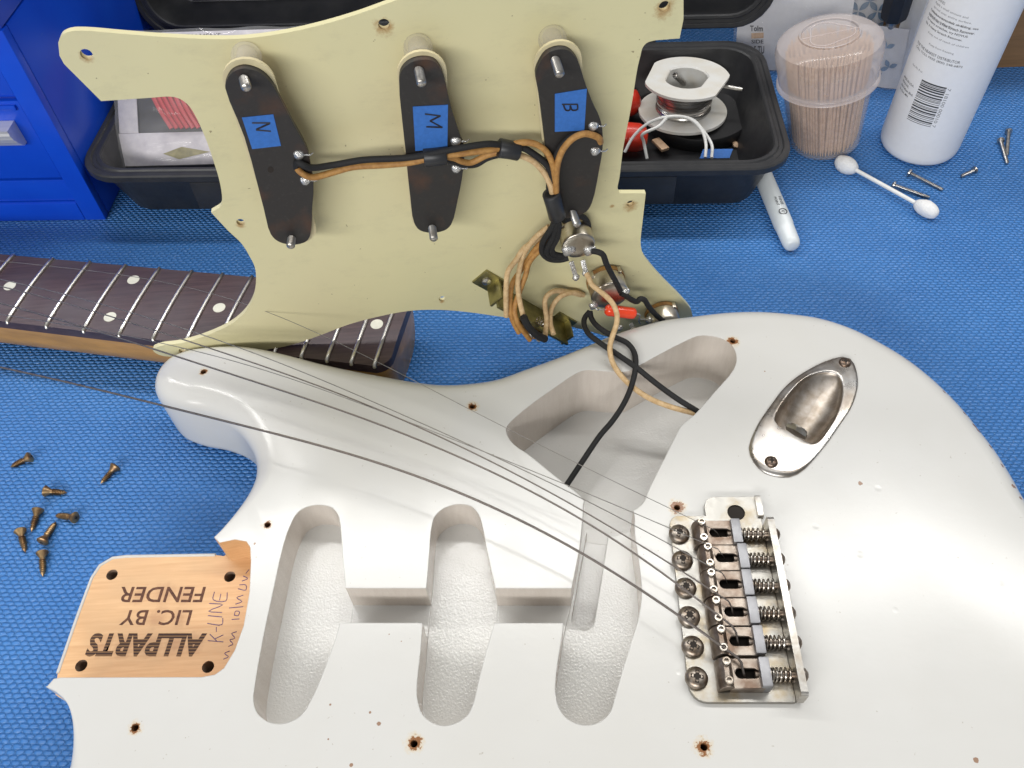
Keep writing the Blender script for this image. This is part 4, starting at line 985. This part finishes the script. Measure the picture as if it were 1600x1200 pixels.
tray(lo - lz * 26 - ce * 2, ce, ly, lz, CLN + 12, 150, 26, 26, 'case_lid', cas, M['casep'])
for k in range(3): mk('lid_rib', box(lo - lz * 22 + ce * (30 + 3 * k) + ly * (20 + k * 5), ce * (CLN - 60 - 6 * k), ly * 2.2, lz * 2.2, .8), M['casep'], cas)
mk('lid_rib', box(lo - lz * 22 + ce * 120 + ly * 36, ce * 60, ly * 2.5, lz * 2.4, .8), M['casep'], cas)
for a in (CLN * .20, CLN * .80):
    mk('latch', box(o0 + ce * (a - 18) - cb * 1.0 + ZUP * 12 + cb * 8.0, ce * 36, -cb * 3.0, ZUP * (CR - 20), .8), M['casep'], cas)
    mk('hinge', lathe([(3, 0), (3, 30)], o0 + ce * (a - 15) + cb * (CDP + 6) + ZUP * (CR - 3), ce, 14), M['casep'], cas)

# ---- bag of wires standing in the case
bg0 = at_plane(186, 262, (0, 440, 0), Vector((0, 1, 0))); bg1 = at_plane(193, 49, (0, 500, 0), Vector((0, 1, 0)))
bex = Vector((1, -.06, 0)).normalized(); bey = (bg1 - bg0) - bex * (bg1 - bg0).dot(bex); BH = bey.length; bey.normalize(); ben = bex.cross(bey)
def bpt(px, py, h=0): return at_plane(px, py, bg0 + ben * h, ben)
bag = thing('wire_bag', bg0 + bex * 45, 'clear plastic bag of red and green hook-up wire standing in the black case', 'bag')
BW = 120
def sheet(h, nx, ny, amp, x0=0, x1=BW, y0=0, y1=None, seed=0):
    y1 = y1 or BH; g = G(); vs = []; fs = []
    for j in range(ny + 1):
        for i in range(nx + 1):
            x = x0 + (x1 - x0) * i / nx; y = y0 + (y1 - y0) * j / ny
            e = math.sin(math.pi * i / nx) * math.sin(math.pi * j / ny)
            vs.append(bg0 + bex * (x + noise.noise(Vector((j * .3, seed, 3))) * 1.2) + bey * y + ben * (h * (.25 + .75 * e ** .5) + amp * noise.noise(Vector((x * .06, y * .09, seed)))))
    for j in range(ny):
        for i in range(nx): a = j * (nx + 1) + i; fs.append([a, a + 1, a + nx + 2, a + nx + 1])
    return g.add(vs, fs)
g = sheet(5, 24, 24, 2.2, seed=1); mk('bag_film', g, M['bagfilm'], bag, 60)
g = G(); box(bg0 + bex * .5 + bey * 1 - ben * 1.5, bex * (BW - 1), bey * 20, ben * .6, .1, g); mk('header_card', g, M['baglabel'], bag)
mk('header_card', box(bg0 + bex * 1 + bey * (BH - 14) - ben * 1.5, bex * (BW - 2), bey * 13, ben * .6, .1), M['baglabel'], bag)
mk('side_seam', box(bg0 + bex * 1 + bey * 21.2 - ben * 1.5, bex * 12, bey * (BH - 36), ben * .5, .1), M['baglabel'], bag)
mk('backing_card', box(bg0 + bex * 13.5 + bey * 21.5 - ben * 3.2, bex * (BW - 18), bey * (BH - 37), ben * .6, .1), M['rubber'], bag)
mk('hang_hole', prism([[(28, 8), (38, 4.5), (58, 8.5), (40, 12)]], (bg0, bex, bey, ben), -.85, -.7), M['olive'], bag)
mk('printed_line', text_fit('CABLE OR CONCEALMENT', bg0 + bex * 6 + bey * (BH - 6) - ben * .7, bex * 62, bey * 3.5), M['print'], bag)
for k in range(7):
    x = 23 + k * 3.4
    P = [bg0 + bex * (x - 8 + 4 * math.sin(k)) + bey * (BH - 16) + ben * .6, bg0 + bex * (x - 2) + bey * 52 + ben * 2.4, bg0 + bex * (x + 6) + bey * 34 + ben * 2.2, bg0 + bex * (x + 12) + bey * 23 + ben * .4]
    mk('red_wire', tube(catmull(P, 6), 1.5, 8), M['redwire'], bag)
for k in range(4):
    x = 50 + k * 3.4
    P = [bg0 + bex * (x - 6) + bey * (BH - 16) + ben * .6, bg0 + bex * x + bey * 50 + ben * 2.4, bg0 + bex * (x + 8) + bey * 24 + ben * .4]
    mk('green_wire', tube(catmull(P, 6), 1.5, 8), M['greenwire'], bag)

# ---- solder spool, pliers, odds in the case
spc = at(1066, 175, 14.0); tilt = Vector((.04, -.05, 1)).normalized()
sp_e = thing('solder_spool', spc, 'white plastic spool of solder wire lying in the black case', 'spool')
R1 = 68 / (F_PX / depth(spc)); top_c = at(1073, 121, 38.0); sax = (top_c - spc); SH = sax.length
mk('lower_flange', lathe([(R1 * .45, 0), (R1, 0), (R1, 1.8), (R1 * .92, 2.0), (R1 * .45, 2.2)], spc, sax, 48, caps=False), M['spool'], sp_e, 40)
R2 = R1 * .96
def flats(a, h):
    best = 1.0
    for a0 in (2.75, -.55):
        c = math.cos(a - a0); best = min(best, .87 / c if c > .87 else 1.0)
    return best
mk('upper_flange', lathe([(R2 * .52, SH - 2), (R2, SH - 1.7), (R2, SH), (R2 * .53, SH + .2), (R2 * .50, SH - .6), (R2 * .49, 1.5), (R2 * .52, 1.2)], spc, sax, 64, xdir=(1, 0, 0), lump=lambda a, h: flats(a, h) if h > SH - 3 else 1.0, caps=False), M['spool'], sp_e, 40)
coil = []
rc_ = R2 * .60; tz = 11
for k in range(tz * 40 + 1):
    a = 2 * math.pi * k / 40; x, y, z = frame(sax, (1, 0, 0)); hh = 3 + (SH - 6.5) * k / (tz * 40)
    coil.append(spc + z * hh + (x * math.cos(a) + y * math.sin(a)) * (rc_ + .7 * math.sin(k * .05)))
mk('solder_coil', tube(coil, 1.0, 6), M['tin'], sp_e)
mk('solder_tube', lathe([(1.9, 0), (1.9, 30), (1.5, 30), (1.5, 24), (.01, 24)], at(1071, 132, 22), (at(1050, 113, 47) - at(1071, 132, 22)), 14), M['steel'], sp_e, 40)
mk('solder_end', tube([at(1128, 134, 32), at(1160, 140, 33)], 1.1, 8), M['tin'], sp_e)
tr = thing('tape_roll', at(1085, 195, 4), 'black roll lying beneath the white solder spool', 'roll')
mk('roll', lathe([(11, 0), (34, 0), (34.5, 1), (34.5, 8), (34, 9), (11, 9)], at(1088, 188, 3.5), ZUP, 48), M['rubber'], tr, 40)
for k, pxs in enumerate(([(976, 238), (990, 213), (1014, 192), (1046, 182), (1078, 186), (1097, 205), (1103, 225), (1102, 246)], [(1011, 248), (1006, 222), (1004, 210), (1028, 198), (1046, 183), (1082, 187), (1100, 206), (1112, 226), (1112, 247)])):
    hz_ = [20, 28, 36, 41, 39, 34, 30, 26, 24]
    tag(mk('solder_loop', tube(catmull([at(x, y, hz_[i]) for i, (x, y) in enumerate(pxs)], 6), .95, 8), M['whitewire']), ('loose loop of bright wire arching in front of the solder spool', 'forked strand of bright wire beside the red plier grips')[k], 'wire')
pe = thing('pliers', at(1000, 200, 6), 'pliers with red grips lying in the black case beside the spool', 'pliers')
for a, b in (((940, 165), (1000, 158)), ((950, 212), (1012, 216))):
    p0, p1 = at(*a, 15), at(*b, 15); d = (p1 - p0); p0 = p0 - d * 1.2; L = (p1 - p0).length
    g = lathe([(3, 0), (7.5, 4), (8.6, L * .3), (9.2, L * .7), (9.0, L - 6), (7.4, L - 2), (3, L)], p0, p1 - p0, 18); mk('grip', g, M['red'], pe, 60)
    tube([p0 + (p0 - p1).normalized() * 30, p0 + (p1 - p0) * .1], 4.5, 10, g := G()); mk('jaw', g, M['steel'], pe)
tag(mk('wooden_splint', box(at(1018, 222, 8), at(1034, 238, 8) - at(1018, 222, 8), (5, 2, 0), (0, 0, 2), .3), M['pick']), 'short pale wooden splint lying beside the red plier grips', 'splint')
tag(mk('wood_crumb', lathe([(.01, 0), (2.2, .6), (2.6, 1.8), (1.2, 3), (.01, 3.3)], at(1148, 229, 4), (0.2, 0, 1), 9, lump=lambda a, h: 1 + .25 * math.sin(2 * a)), M['pick']), 'tiny pale wood crumb on the black case floor', 'crumb')
tag(mk('tape_scrap', box(at(1093, 248, 20), (18, -1.5, 0), (3, 6, 2), (0, 0, .4), .1), M['tape']), 'scrap of blue tape inside the front rim of the black case', 'tape')

# ================================================================== blue drawer cabinet
cc = at(166, 344, 0); cxd = Vector((.9977, -.068, 0)).normalized(); cyd = Vector((-cxd.y, cxd.x, 0))
cab = thing('drawer_cabinet', cc - cxd * 150 + cyd * 90, 'glossy blue metal drawer cabinet with aluminium pull beside the black case', 'cabinet')
HL = 126.0
def cpt(a, b, z): return cc - cxd * a + cyd * b + ZUP * z          # a: leftwards from the corner, b: back
W_ = 13.0
g = G(); box(cpt(0, 6.2, .2), -cxd * 300, cyd * 190, ZUP * HL, 1.2, g); mk('carcass', g, M['blue'], cab, 30)
mk('stile', box(cpt(0, 0, .2), -cxd * W_, cyd * 6, ZUP * (HL - .1), .8), M['blue'], cab, 30)
def row_z(px, py): p = at_plane(px, py, cc, cyd); return p.z
zs = [row_z(40, 283), row_z(60, 318)]
mk('base_rail', box(cpt(W_ + .2, 0, .2), -cxd * 290, cyd * 6, ZUP * (row_z(90, 318) - .2), .9), M['blue'], cab, 30)
z1 = row_z(60, 318) + .3; z2 = row_z(60, 284) - .5
mk('lower_panel', box(cpt(W_ + .2, 2, z1), -cxd * 290, cyd * 4.2, ZUP * (z2 - z1), .8), M['blue'], cab, 30)
def drawer(za, zb, handle):
    d = mk('drawer_front', box(cpt(W_ + .6, 1.2, za), -cxd * 280, cyd * 5, ZUP * (zb - za), 1.2), M['blue'], cab, 30)
    mk('drawer_lip', box(cpt(W_ + 3, -.8, zb - 5), -cxd * 274, cyd * 2.2, ZUP * 3.2, .8), M['blue'], d, 30)
    if handle:
        hz0, hz1 = row_z(30, 224), row_z(20, 190); hx = (cc - at_plane(56, 222, cc, cyd)).dot(cxd)
        g = G(); P = []
        n = 9; secs = []
        for e in (hx + 6, 260):
            sec = []
            for k in range(n + 1):
                t = k / n; z = hz0 + (hz1 - hz0) * t; dpt = -2 - 7 * math.sin(math.pi * min(1, t * 1.15) * .5) - (.35 if k % 2 else 0)
                sec.append(cpt(e, dpt, z))
            sec += [cpt(e, 1.0, hz1), cpt(e, 1.0, hz0)]; secs.append(sec)
        loft(secs, g); mk('drawer_pull', g, M['alu'], d, 15)
za, zb = row_z(60, 281), row_z(20, 160)
drawer(za, zb, True)
drawer(zb + 4, HL - 9, False)
mk('top_rail', box(cpt(W_ + .2, 0, HL - 8), -cxd * 290, cyd * 6, ZUP * 7.8, .8), M['blue'], cab, 30)
mk('upper_chest', box(cpt(-.4, -.4, HL + 1.2), -cxd * 300, cyd * 197, ZUP * 110, 1.2), M['blue'], cab, 30)

# ================================================================== toothpick tub
jb = at(1288, 222, 0); jt = at(1296, 66, 68); jax = (jt - jb).normalized()
jar = thing('toothpick_tub', jb, 'round clear plastic tub packed with toothpicks beside the black case', 'tub')
Rb, Rt = 21.5, 27.5
mk('tub_wall', lathe([(Rb * .9, .3), (Rb, 1.5), (Rb + 4.8, 40), (Rb + 5.2, 46), (Rb + 6.4, 46.5), (Rb + 6.4, 47.6), (Rb + 5.3, 48), (Rb + 4.6, 47.6), (Rb + 4.2, 40), (Rb - .7, 2)], jb, jax, 64), M['clear'], jar, 40)
Rt += 1.0
lp = [(Rt + .8, 44.2), (Rt + 1.6, 44.8), (Rt + 1.2, 45.6), (Rt + .8, 46), (Rt + 1.6, 46.8), (Rt + 1.3, 47.6), (Rt + .6, 48.2), (Rt + 1.8, 58), (Rt + 2.6, 66), (Rt + 1.2, 70.5), (Rt - 2.5, 73.4), (Rt - 8, 74.6), (17.6, 74.7), (17.2, 75.6), (16.2, 75.6), (15.8, 74.6), (.01, 74.8)]
lid = mk('tub_lid', lathe(lp, jb, jax, 64), M['clearlid'], jar, 30)
x_, y_, z_ = frame(jax, (1, 0, 0))
mk('lid_ridge', tube([jb + z_ * 75.0 + x_ * -17 + y_ * 1, jb + z_ * 75.0 + x_ * 17 - y_ * 1], .35, 6), M['clearlid'], lid)
tri = []
for k in range(40):
    a = 2 * math.pi * k / 40; r = 12.5 + 1.8 * math.cos(3 * a + .8); tri.append(jb + z_ * 75.0 + (x_ * math.cos(a) + y_ * math.sin(a)) * r)
mk('lid_ridge', tube(tri, .35, 6, closed=True), M['clearlid'], lid)
pk_g = lathe([(.25, 0), (1.0, 6), (1.05, 58), (.3, 65)], (0, 0, 0), ZUP, 6)
proto = mk('toothpick', pk_g, M['pick'], None, 60)
tag(proto, 'thin wooden toothpick standing among many in the clear tub', 'toothpick', 'toothpicks in the clear tub')
NP = 0
def place_pick(o, r, a, tw):
    b_ = jb + z_ * 2.2 + (x_ * math.cos(a) + y_ * math.sin(a)) * (r * .80); t_ = jb + z_ * 66 + (x_ * math.cos(a + tw) + y_ * math.sin(a + tw)) * (r * 1.04)
    d = (t_ - b_); mw = Matrix.Translation(b_ * S) @ d.to_track_quat('Z', 'Y').to_matrix().to_4x4(); o.matrix_world = mw
first = True
for ring, (rr_, cnt) in enumerate(((23.2, 66), (20.8, 58), (18.2, 50), (15.4, 42), (12.4, 34), (9.2, 26), (5.6, 16), (2.2, 8))):
    for k in range(cnt):
        a = 2 * math.pi * k / cnt + random.uniform(-.02, .02)
        o = proto if first else proto.copy()
        if not first: col.objects.link(o)
        first = False; place_pick(o, rr_ * random.uniform(.97, 1.01), a, random.uniform(-.05, .07))

# ================================================================== white bottle
BC = Vector((271, 441, 0)); BR = 24.0
bt = thing('polish_bottle', BC, 'tall white plastic bottle with black fine print and a barcode on the mat', 'bottle')
mk('bottle_shell', lathe([(.01, .6), (17, .6), (19.5, .3), (22.2, 1.3), (23.5, 3.3), (24.0, 7), (24.0, 150), (23.2, 158), (20, 165), (14, 170), (11, 172), (11, 176), (.01, 176)], BC, ZUP, 72), M['bottle'], bt, 60)
mk('bottle_cap', lathe([(12.5, 172), (12.5, 190), (11, 192), (.01, 192)], BC, ZUP, 32), M['bottle'], bt, 50)
def cyl_hit(px, py):
    d = ray(px, py); ox, oy = CAM.x - BC.x, CAM.y - BC.y; A = d.x ** 2 + d.y ** 2; B = 2 * (ox * d.x + oy * d.y); Cc = ox * ox + oy * oy - BR * BR
    t = (-B - math.sqrt(max(B * B - 4 * A * Cc, 0))) / (2 * A); p = CAM + d * t
    return math.atan2(p.y - BC.y, p.x - BC.x), p.z
def on_cyl(a, z, lift=.07): return Vector((BC.x + (BR + lift) * math.cos(a), BC.y + (BR + lift) * math.sin(a), z))
def cyl_text(s, a0, zb, hgt, wid, mat='print', off=0.0, rot=False):
    vs, fs = text_geo(s, offset=off)
    x0 = min(v.x for v in vs); x1 = max(v.x for v in vs); y0 = min(v.y for v in vs); y1 = max(v.y for v in vs)
    out = []
    for v in vs:
        u = (v.x - x0) / (x1 - x0) * wid; q = (v.y - y0) / (y1 - y0) * hgt
        if rot: u, q = q, -u
        out.append(on_cyl(a0 + u / BR, zb + q))
    g = G(); g.add(out, fs); return mk('printed_text', g, M[mat], bt, None)
def block(lines, p_start, h, lead, mat='print', cw=.62, off=0.0):
    a0, z0 = cyl_hit(*p_start)
    for i, s in enumerate(lines): cyl_text(s, a0, z0 - i * lead, h, max(1, len(s)) * h * cw, mat, off)
block(['NOVUS NO. 1'], (1475, -22), 2.4, 3, 'print', .72, .01)
block(['& SHINES', 'Apply a small amount and', 'spread over entire surface.', 'With a clean, soft cloth', 'polish immediately'], (1464, -2), 1.5, 2.5, 'greyprint')
block(['To remove scratches or fading, use', 'NOVUS No. 2 Fine Scratch Remover.', 'For heavy scratches, try NOVUS', 'No. 3 Heavy Scratch Remover.'], (1454, 16), 1.55, 2.5, 'print', .60, .012)
block(['Keep out of reach of children'], (1450, 52), 1.4, 2.4, 'greyprint'); block(['Keep from freezing'], (1451, 70), 1.4, 2.4, 'greyprint')
block(['FOR THE NEAREST DISTRIBUTOR', 'CALL TOLL FREE (800) 548-6872'], (1434, 67), 1.6, 2.6, 'print', .70); block(['Net Wt. 8 oz.'], (1426, 101), 1.2, 2, 'greyprint')
block(['MADE IN U.S.A.', 'NOVUS INC.', '650 Pelham Blvd.', 'St. Paul, MN'], (1413, 120), 1.4, 2.6, 'print', .6, .01)
ab0, zt_ = cyl_hit(1447, 128); ab1, zb_ = cyl_hit(1417, 185)
g = G(); random.seed(3); z = zb_
bar_w = 15.0
while z < zt_:
    h = random.choice((.35, .35, .6, .9)); n = 6; vs = []
    for k in range(n + 1): a = ab1 + bar_w / BR * k / n; vs += [on_cyl(a, z), on_cyl(a, z + h)]
    g.add(vs, [[2 * k, 2 * k + 2, 2 * k + 3, 2 * k + 1] for k in range(n)]); z += h + random.choice((.35, .5, .8))
mk('barcode', g, M['print'], bt, None)
cyl_text('7 18100 00010 7', ab1 + (bar_w + .6) / BR, zt_, 1.9, (zt_ - zb_), 'greyprint', 0, True)

# ================================================================== small things on the mat
def lying(o_px, t_px, zh, zt): return at(*o_px, zh), at(*t_px, zt)
def wood_screw_mesh(L, n_th=7):
    g = G()
    prof = [(.01, 0), (1.0, 1.6)]
    sh = L - 4.2
    for q in range(n_th):
        z0 = 1.6 + (sh - 1.6) * q / n_th; dz = (sh - 1.6) / n_th; r = 1.25 + .35 * min(1, q / 3)
        prof += [(r * .62, z0), (r * .62, z0 + dz * .3), (r, z0 + dz * .6), (r * .95, z0 + dz * .7)]
    prof += [(1.15, sh), (1.25, sh + .8), (2.75, L - 1.0), (2.8, L - .7), (2.4, L - .25), (1.2, L + .05), (.01, L + .1)]
    lathe(prof, (0, 0, 0), ZUP, 14, g)
    for a, b in (((1, 0), (0, 1)), ((0, 1), (1, 0))):
        a = Vector((*a, 0)); b = Vector((*b, 0)); P = []
        for t in (-1.5, -.7, 0, .7, 1.5): P += [a * t - b * .32 + ZUP * (L + .14 - .1 * t * t), a * t + b * .32 + ZUP * (L + .14 - .1 * t * t)]
        g.add(P, [[2 * i, 2 * i + 1, 2 * i + 3, 2 * i + 2] for i in range(4)], 1)
    return g
WS = [((49, 713), (16, 730), 'old brass wood screw lying apart near the guitar horn side, tip to the left edge'), ((182, 727), (157, 756), 'old brass wood screw lying alone closest to the guitar horn'),
      ((68, 767), (105, 770), 'old brass wood screw lying level, head away from the guitar'), ((60, 794), (49, 831), 'old brass wood screw lying just above the crossed pair, head up'),
      ((119, 809), (86, 805), 'old brass wood screw showing its cross slot, tip pointing away from the pocket'), ((31, 827), (40, 863), 'old brass wood screw farthest from the neck pocket in the cluster'),
      ((65, 848), (88, 815), 'old brass wood screw tip up, head touching the screw beside it'), ((66, 861), (67, 901), 'old brass wood screw lying upright nearest the neck pocket, tip toward it')]
WS = [(a, b) for a, b, _ in WS]
WL = ['brass wood screw lying apart on the mat, tip away from the horn', 'brass wood screw lying alone, closest to the guitar horn', 'brass wood screw lying sideways above the cluster of five', 'brass wood screw topmost of the cluster, tip pointing at the slanted one',
      'brass wood screw with its dark cross slot showing', 'brass wood screw at the outer side of the cluster, farthest from the guitar', 'brass wood screw slanting with its tip upward in the cluster', 'brass wood screw lowest of the cluster, beside the neck pocket corner']
for (hp, tp), lb in zip(WS, WL):
    p1, p0 = at(*hp, 2.6), at(*tp, .9); L = (p1 - p0).length
    me_o = mk('wood_screw', wood_screw_mesh(L), [M['brass'], M['dark']], None, 35)
    me_o.matrix_world = Matrix.Translation(p0 * S) @ (p1 - p0).to_track_quat('Z', 'Y').to_matrix().to_4x4() @ Matrix.Rotation(random.uniform(0, 3), 4, 'Z')
    tag(me_o, lb, 'screw', 'old brass screws on the mat')
def machine_screw(L):
    g = G(); prof = [(.01, 0), (.95, .5)]; n = int(L / .9)
    for q in range(n): z0 = .5 + (L - 2.2) * q / n; dz = (L - 2.2) / n; prof += [(.95, z0 + dz * .2), (1.2, z0 + dz * .5), (.95, z0 + dz * .8)]
    prof += [(1.2, L - 1.8), (2.2, L - 1.6), (2.3, L - .6), (1.5, L), (.01, L + .05)]
    lathe(prof, (0, 0, 0), ZUP, 14, g)
    for a, b in (((1, 0), (0, 1)), ((0, 1), (1, 0))):
        a = Vector((*a, 0)); b = Vector((*b, 0)); g.add([a * -1.2 - b * .25 + ZUP * (L + .08), a * -1.2 + b * .25 + ZUP * (L + .08), a * 1.2 + b * .25 + ZUP * (L + .08), a * 1.2 - b * .25 + ZUP * (L + .08)], [[0, 1, 2, 3]], 1)
    return g
MS = [((1563, 218), (1574, 256), 'silver machine screw of the pair beyond the bottle, slanted across its mate'), ((1576, 204), (1573, 243), 'silver machine screw of the pair beyond the bottle, the straighter one'),
      ((1525, 265), (1501, 276), 'short silver machine screw lying alone beside the bottle'), ((1419, 269), (1474, 297), 'long silver machine screw touching the foot of the bottle'), ((1394, 288), (1453, 309), 'long silver machine screw lying next to the cotton swab stick')]
for hp, tp, lb in MS:
    p1, p0 = at(*hp, 2.3), at(*tp, 1.0); L = (p1 - p0).length
    o = mk('machine_screw', machine_screw(L), [M['steel'], M['dark']], None, 35)
    o.matrix_world = Matrix.Translation(p0 * S) @ (p1 - p0).to_track_quat('Z', 'Y').to_matrix().to_4x4()
    tag(o, lb, 'screw', 'silver screws near the bottle')
# cotton swab
s0, s1 = at(1318, 255, 4.2), at(1452, 329, 4.2); L = (s1 - s0).length
sw = thing('cotton_swab', (s0 + s1) / 2 - ZUP * 4, 'white double ended cotton swab lying in front of the toothpick tub', 'cotton swab')
mk('stick', tube([s0, s1], 1.25, 12), M['whitewire'], sw)
for p, d, fl_ in ((s0, (s0 - s1).normalized(), 1.1), (s1, (s1 - s0).normalized(), 1.0)):
    def lmp(a, h): return 1 + .10 * noise.noise(Vector((math.cos(a) * 1.6, math.sin(a) * 1.6, h * .35))) + .05 * noise.noise(Vector((math.cos(a) * 5, math.sin(a) * 5, h * 1.2)))
    prof = [(1.3, -9.5)] + [(4.9 * fl_ * math.sin(math.pi * min(1, (k + .9) / 14.5)) ** .55, -9.5 + k * 1.18) for k in range(0, 13)] + [(1.6, 5.3), (.01, 5.6)]
    mk('cotton_tip', lathe(prof, p, d, 28, lump=lmp), M['cotton'], sw, 180)
# marker
m0, m1 = at(1187, 262, 6.0), at(1239, 386, 5.0); L = (m1 - m0).length
mke = thing('marker_pen', m1, 'pale grey marker pen poking out from under the black case', 'marker pen')
mk('barrel', lathe([(5.6, 0), (5.6, L - 18), (5.3, L - 17.5), (5.0, L - 4), (4.3, L - 1.2), (2.8, L - .1), (.01, L)], m0, m1 - m0, 32), M['marker'], mke, 40)
def mark_text(s, p, ln, h):
    d = (m0 - m1).normalized(); n = (CAM - p).normalized(); e = d; f2 = n.cross(e).normalized()
    return text_fit(s, p, e * ln, f2 * h)
d = (m1 - m0).normalized()
for s, px_, ln, h in (('FINE', (1207, 322), 7, 1.6), ('POINT', (1200, 324), 7.5, 1.6)):
    p = at(px_[0], px_[1], 11.3); g = G(); n = ZUP; e = d; f2 = ZUP.cross(e)
    text_fit(s, m0 + d * (L * .48) + ZUP * 5.68 + f2 * (.6 if s == 'FINE' else -2.0), e * ln, f2 * h * 1.0, g); mk('printed_text', g, M['print'], mke, None)
ringc = m0 + d * (L * .66) + ZUP * 5.55; f2 = ZUP.cross(d)
mk('printed_ring', tube([ringc + (d * math.cos(a * .4) + f2 * math.sin(a * .4)) * 2.3 for a in range(16)], .28, 5, closed=True), M['print'], mke)
g = G(); text_fit('AP', ringc - d * 1.3 - f2 * .9 + ZUP * .12, d * 2.6, f2 * 1.8, g); mk('printed_text', g, M['print'], mke, None)

# ================================================================== things at the back
bxo = at(1520, 108, 0)
tag(mk('cardboard_box', box(bxo - Vector((60, -2, 0)), (190, -6, 0), (4, 130, 0), (0, 0, 120), .6), M['cardboard']), 'brown cardboard box standing behind the white bottle', 'box')
tag(mk('small_white_box', box(Vector((278, 505, 0)), (34, 3, 0), (-2, 20, 0), (0, 0, 78), .5), M['paper']), 'narrow white printed box between the tub and the bottle', 'box')
back = struct(mk('back_wall', box((-400, 660, 0), (1100, 0, 0), (0, 12, 0), (0, 0, 420), 0), M['greywall']))
zb = thing('printed_pouch', (200, 540, 0), 'clear plastic pouch with black printing behind the toothpick tub', 'pouch')
def standing(x0, x1, y0, y1, h, lean, seed, nx=16, ny=12, amp=1.6):
    g = G(); vs = []; fs = []
    for j in range(ny + 1):
        for i in range(nx + 1):
            t = i / nx; z = h * j / ny; vs.append(Vector((x0 + (x1 - x0) * t, y0 + (y1 - y0) * t + lean * j / ny + amp * noise.noise(Vector((t * 5, j * .35, seed))), .4 + z)))
    for j in range(ny):
        for i in range(nx): a = j * (nx + 1) + i; fs.append([a, a + 1, a + nx + 2, a + nx + 1])
    return g.add(vs, fs)
mk('pouch_card', standing(172, 250, 536, 532, 50, 18, 4, amp=.8), M['paper'], zb, 60)
mk('pouch_film', standing(168, 262, 531, 526, 64, 20, 9, nx=26, ny=20, amp=5.0), M['bagfilm'], zb, 60)
PN = Vector((.05, 1, -18 / 50)).normalized(); PP0 = Vector((172, 534.8, 0))
def pouch_text(s, x0, x1, y0, y1):
    o = at_plane(x0, y1, PP0, PN); ex = at_plane(x1, y1, PP0, PN) - o; ey = at_plane(x0, y0, PP0, PN) - o
    mk('printed_text', text_fit(s, o, ex, ey, None, 0, 0, offset=.02), M['print'], zb)
for s_, b_ in (('Tolm', (1172, 1192, 40, 49)), ('SIDE', (1174, 1193, 62, 68)), ('5 TU', (1178, 1194, 72, 84))): pouch_text(s_, *b_)
mk('printed_band', box(at_plane(1174, 60, PP0, PN), at_plane(1193, 59, PP0, PN) - at_plane(1174, 60, PP0, PN), at_plane(1174, 52, PP0, PN) - at_plane(1174, 60, PP0, PN), Vector((0, -.3, 0)), 0), M['pick'], zb)
pp = thing('patterned_packet', (270, 560, 0), 'white packet printed with blue grey petal circles behind the tub', 'packet')
mk('packet_sheet', standing(222, 300, 560, 548, 78, 18, 2, amp=.8), M['paper'], pp, 60)
g = G()
for r_ in range(5):
    for c_ in range(6):
        cx, cz = 228 + c_ * 13, 8 + r_ * 13
        for q in range(4):
            a = math.pi / 4 + q * math.pi / 2
            P = []
            for k in range(10):
                t = k / 9; w2 = 1.9 * math.sin(math.pi * t); u = 8.6 * t
                P.append((cx + u * math.cos(a) - w2 * math.sin(a), cz + u * math.sin(a) + w2 * math.cos(a)))
            for k in range(8, 0, -1):
                t = k / 9; w2 = -1.9 * math.sin(math.pi * t); u = 8.6 * t; P.append((cx + u * math.cos(a) - w2 * math.sin(a), cz + u * math.sin(a) + w2 * math.cos(a)))
            g.add([Vector((x, 560 - 12 * (x - 222) / 78 + 18 * z / 78 - 1.6, z)) for x, z in P], [list(range(len(P)))])
mk('petal_print', g, M['patblue'], pp, None)
zp = thing('zip_bag', (262, 512, 0), 'small clear zip bag of blue patterned pieces leaning beside the bottle', 'bag')
mk('bag_film', standing(246, 282, 512, 500, 40, 10, 6, amp=2.0), M['bagfilm'], zp, 60)
mk('bag_card', standing(248, 280, 514, 502, 38, 10, 6, amp=.6), M['paper'], zp, 60)
g = G()
for k, (x, z) in enumerate(((255, 30), (266, 26), (258, 16), (270, 14), (262, 7))):
    for a in (.5, 2.1, 3.6):
        P = [(x + 5.5 * t * math.cos(a) - 1.5 * math.sin(math.pi * t) * math.sin(a), z + 5.5 * t * math.sin(a) + 1.5 * math.sin(math.pi * t) * math.cos(a)) for t in (0, .25, .5, .75, 1)]
        P += [(x + 5.5 * t * math.cos(a) + 1.5 * math.sin(math.pi * t) * math.sin(a), z + 5.5 * t * math.sin(a) - 1.5 * math.sin(math.pi * t) * math.cos(a)) for t in (.75, .5, .25)]
        g.add([Vector((x_ + 0, 514 - 12 * (x_ - 248) / 32 + 10 * z_2 / 38 - .9, z_2)) for x_, z_2 in P], [list(range(len(P)))])
mk('petal_print', g, M['patblue'], zp, None)
sd0 = at(1388, 55, 30); sd1 = at_depth(1400, 12, depth(sd0) - 22); dd = (sd1 - sd0).normalized()
scd = thing('screwdriver', sd0 - dd * 50, 'screwdriver with steel shaft and black handle standing behind the tub', 'screwdriver')
mk('shaft', lathe([(3.2, -58), (3.2, 18)], sd0, dd, 18), M['steel'], scd)
mk('handle', lathe([(4, 17), (8.5, 18), (9, 22), (9.5, 60), (8, 100), (.01, 102)], sd0, dd, 8), M['rubber'], scd, 30)
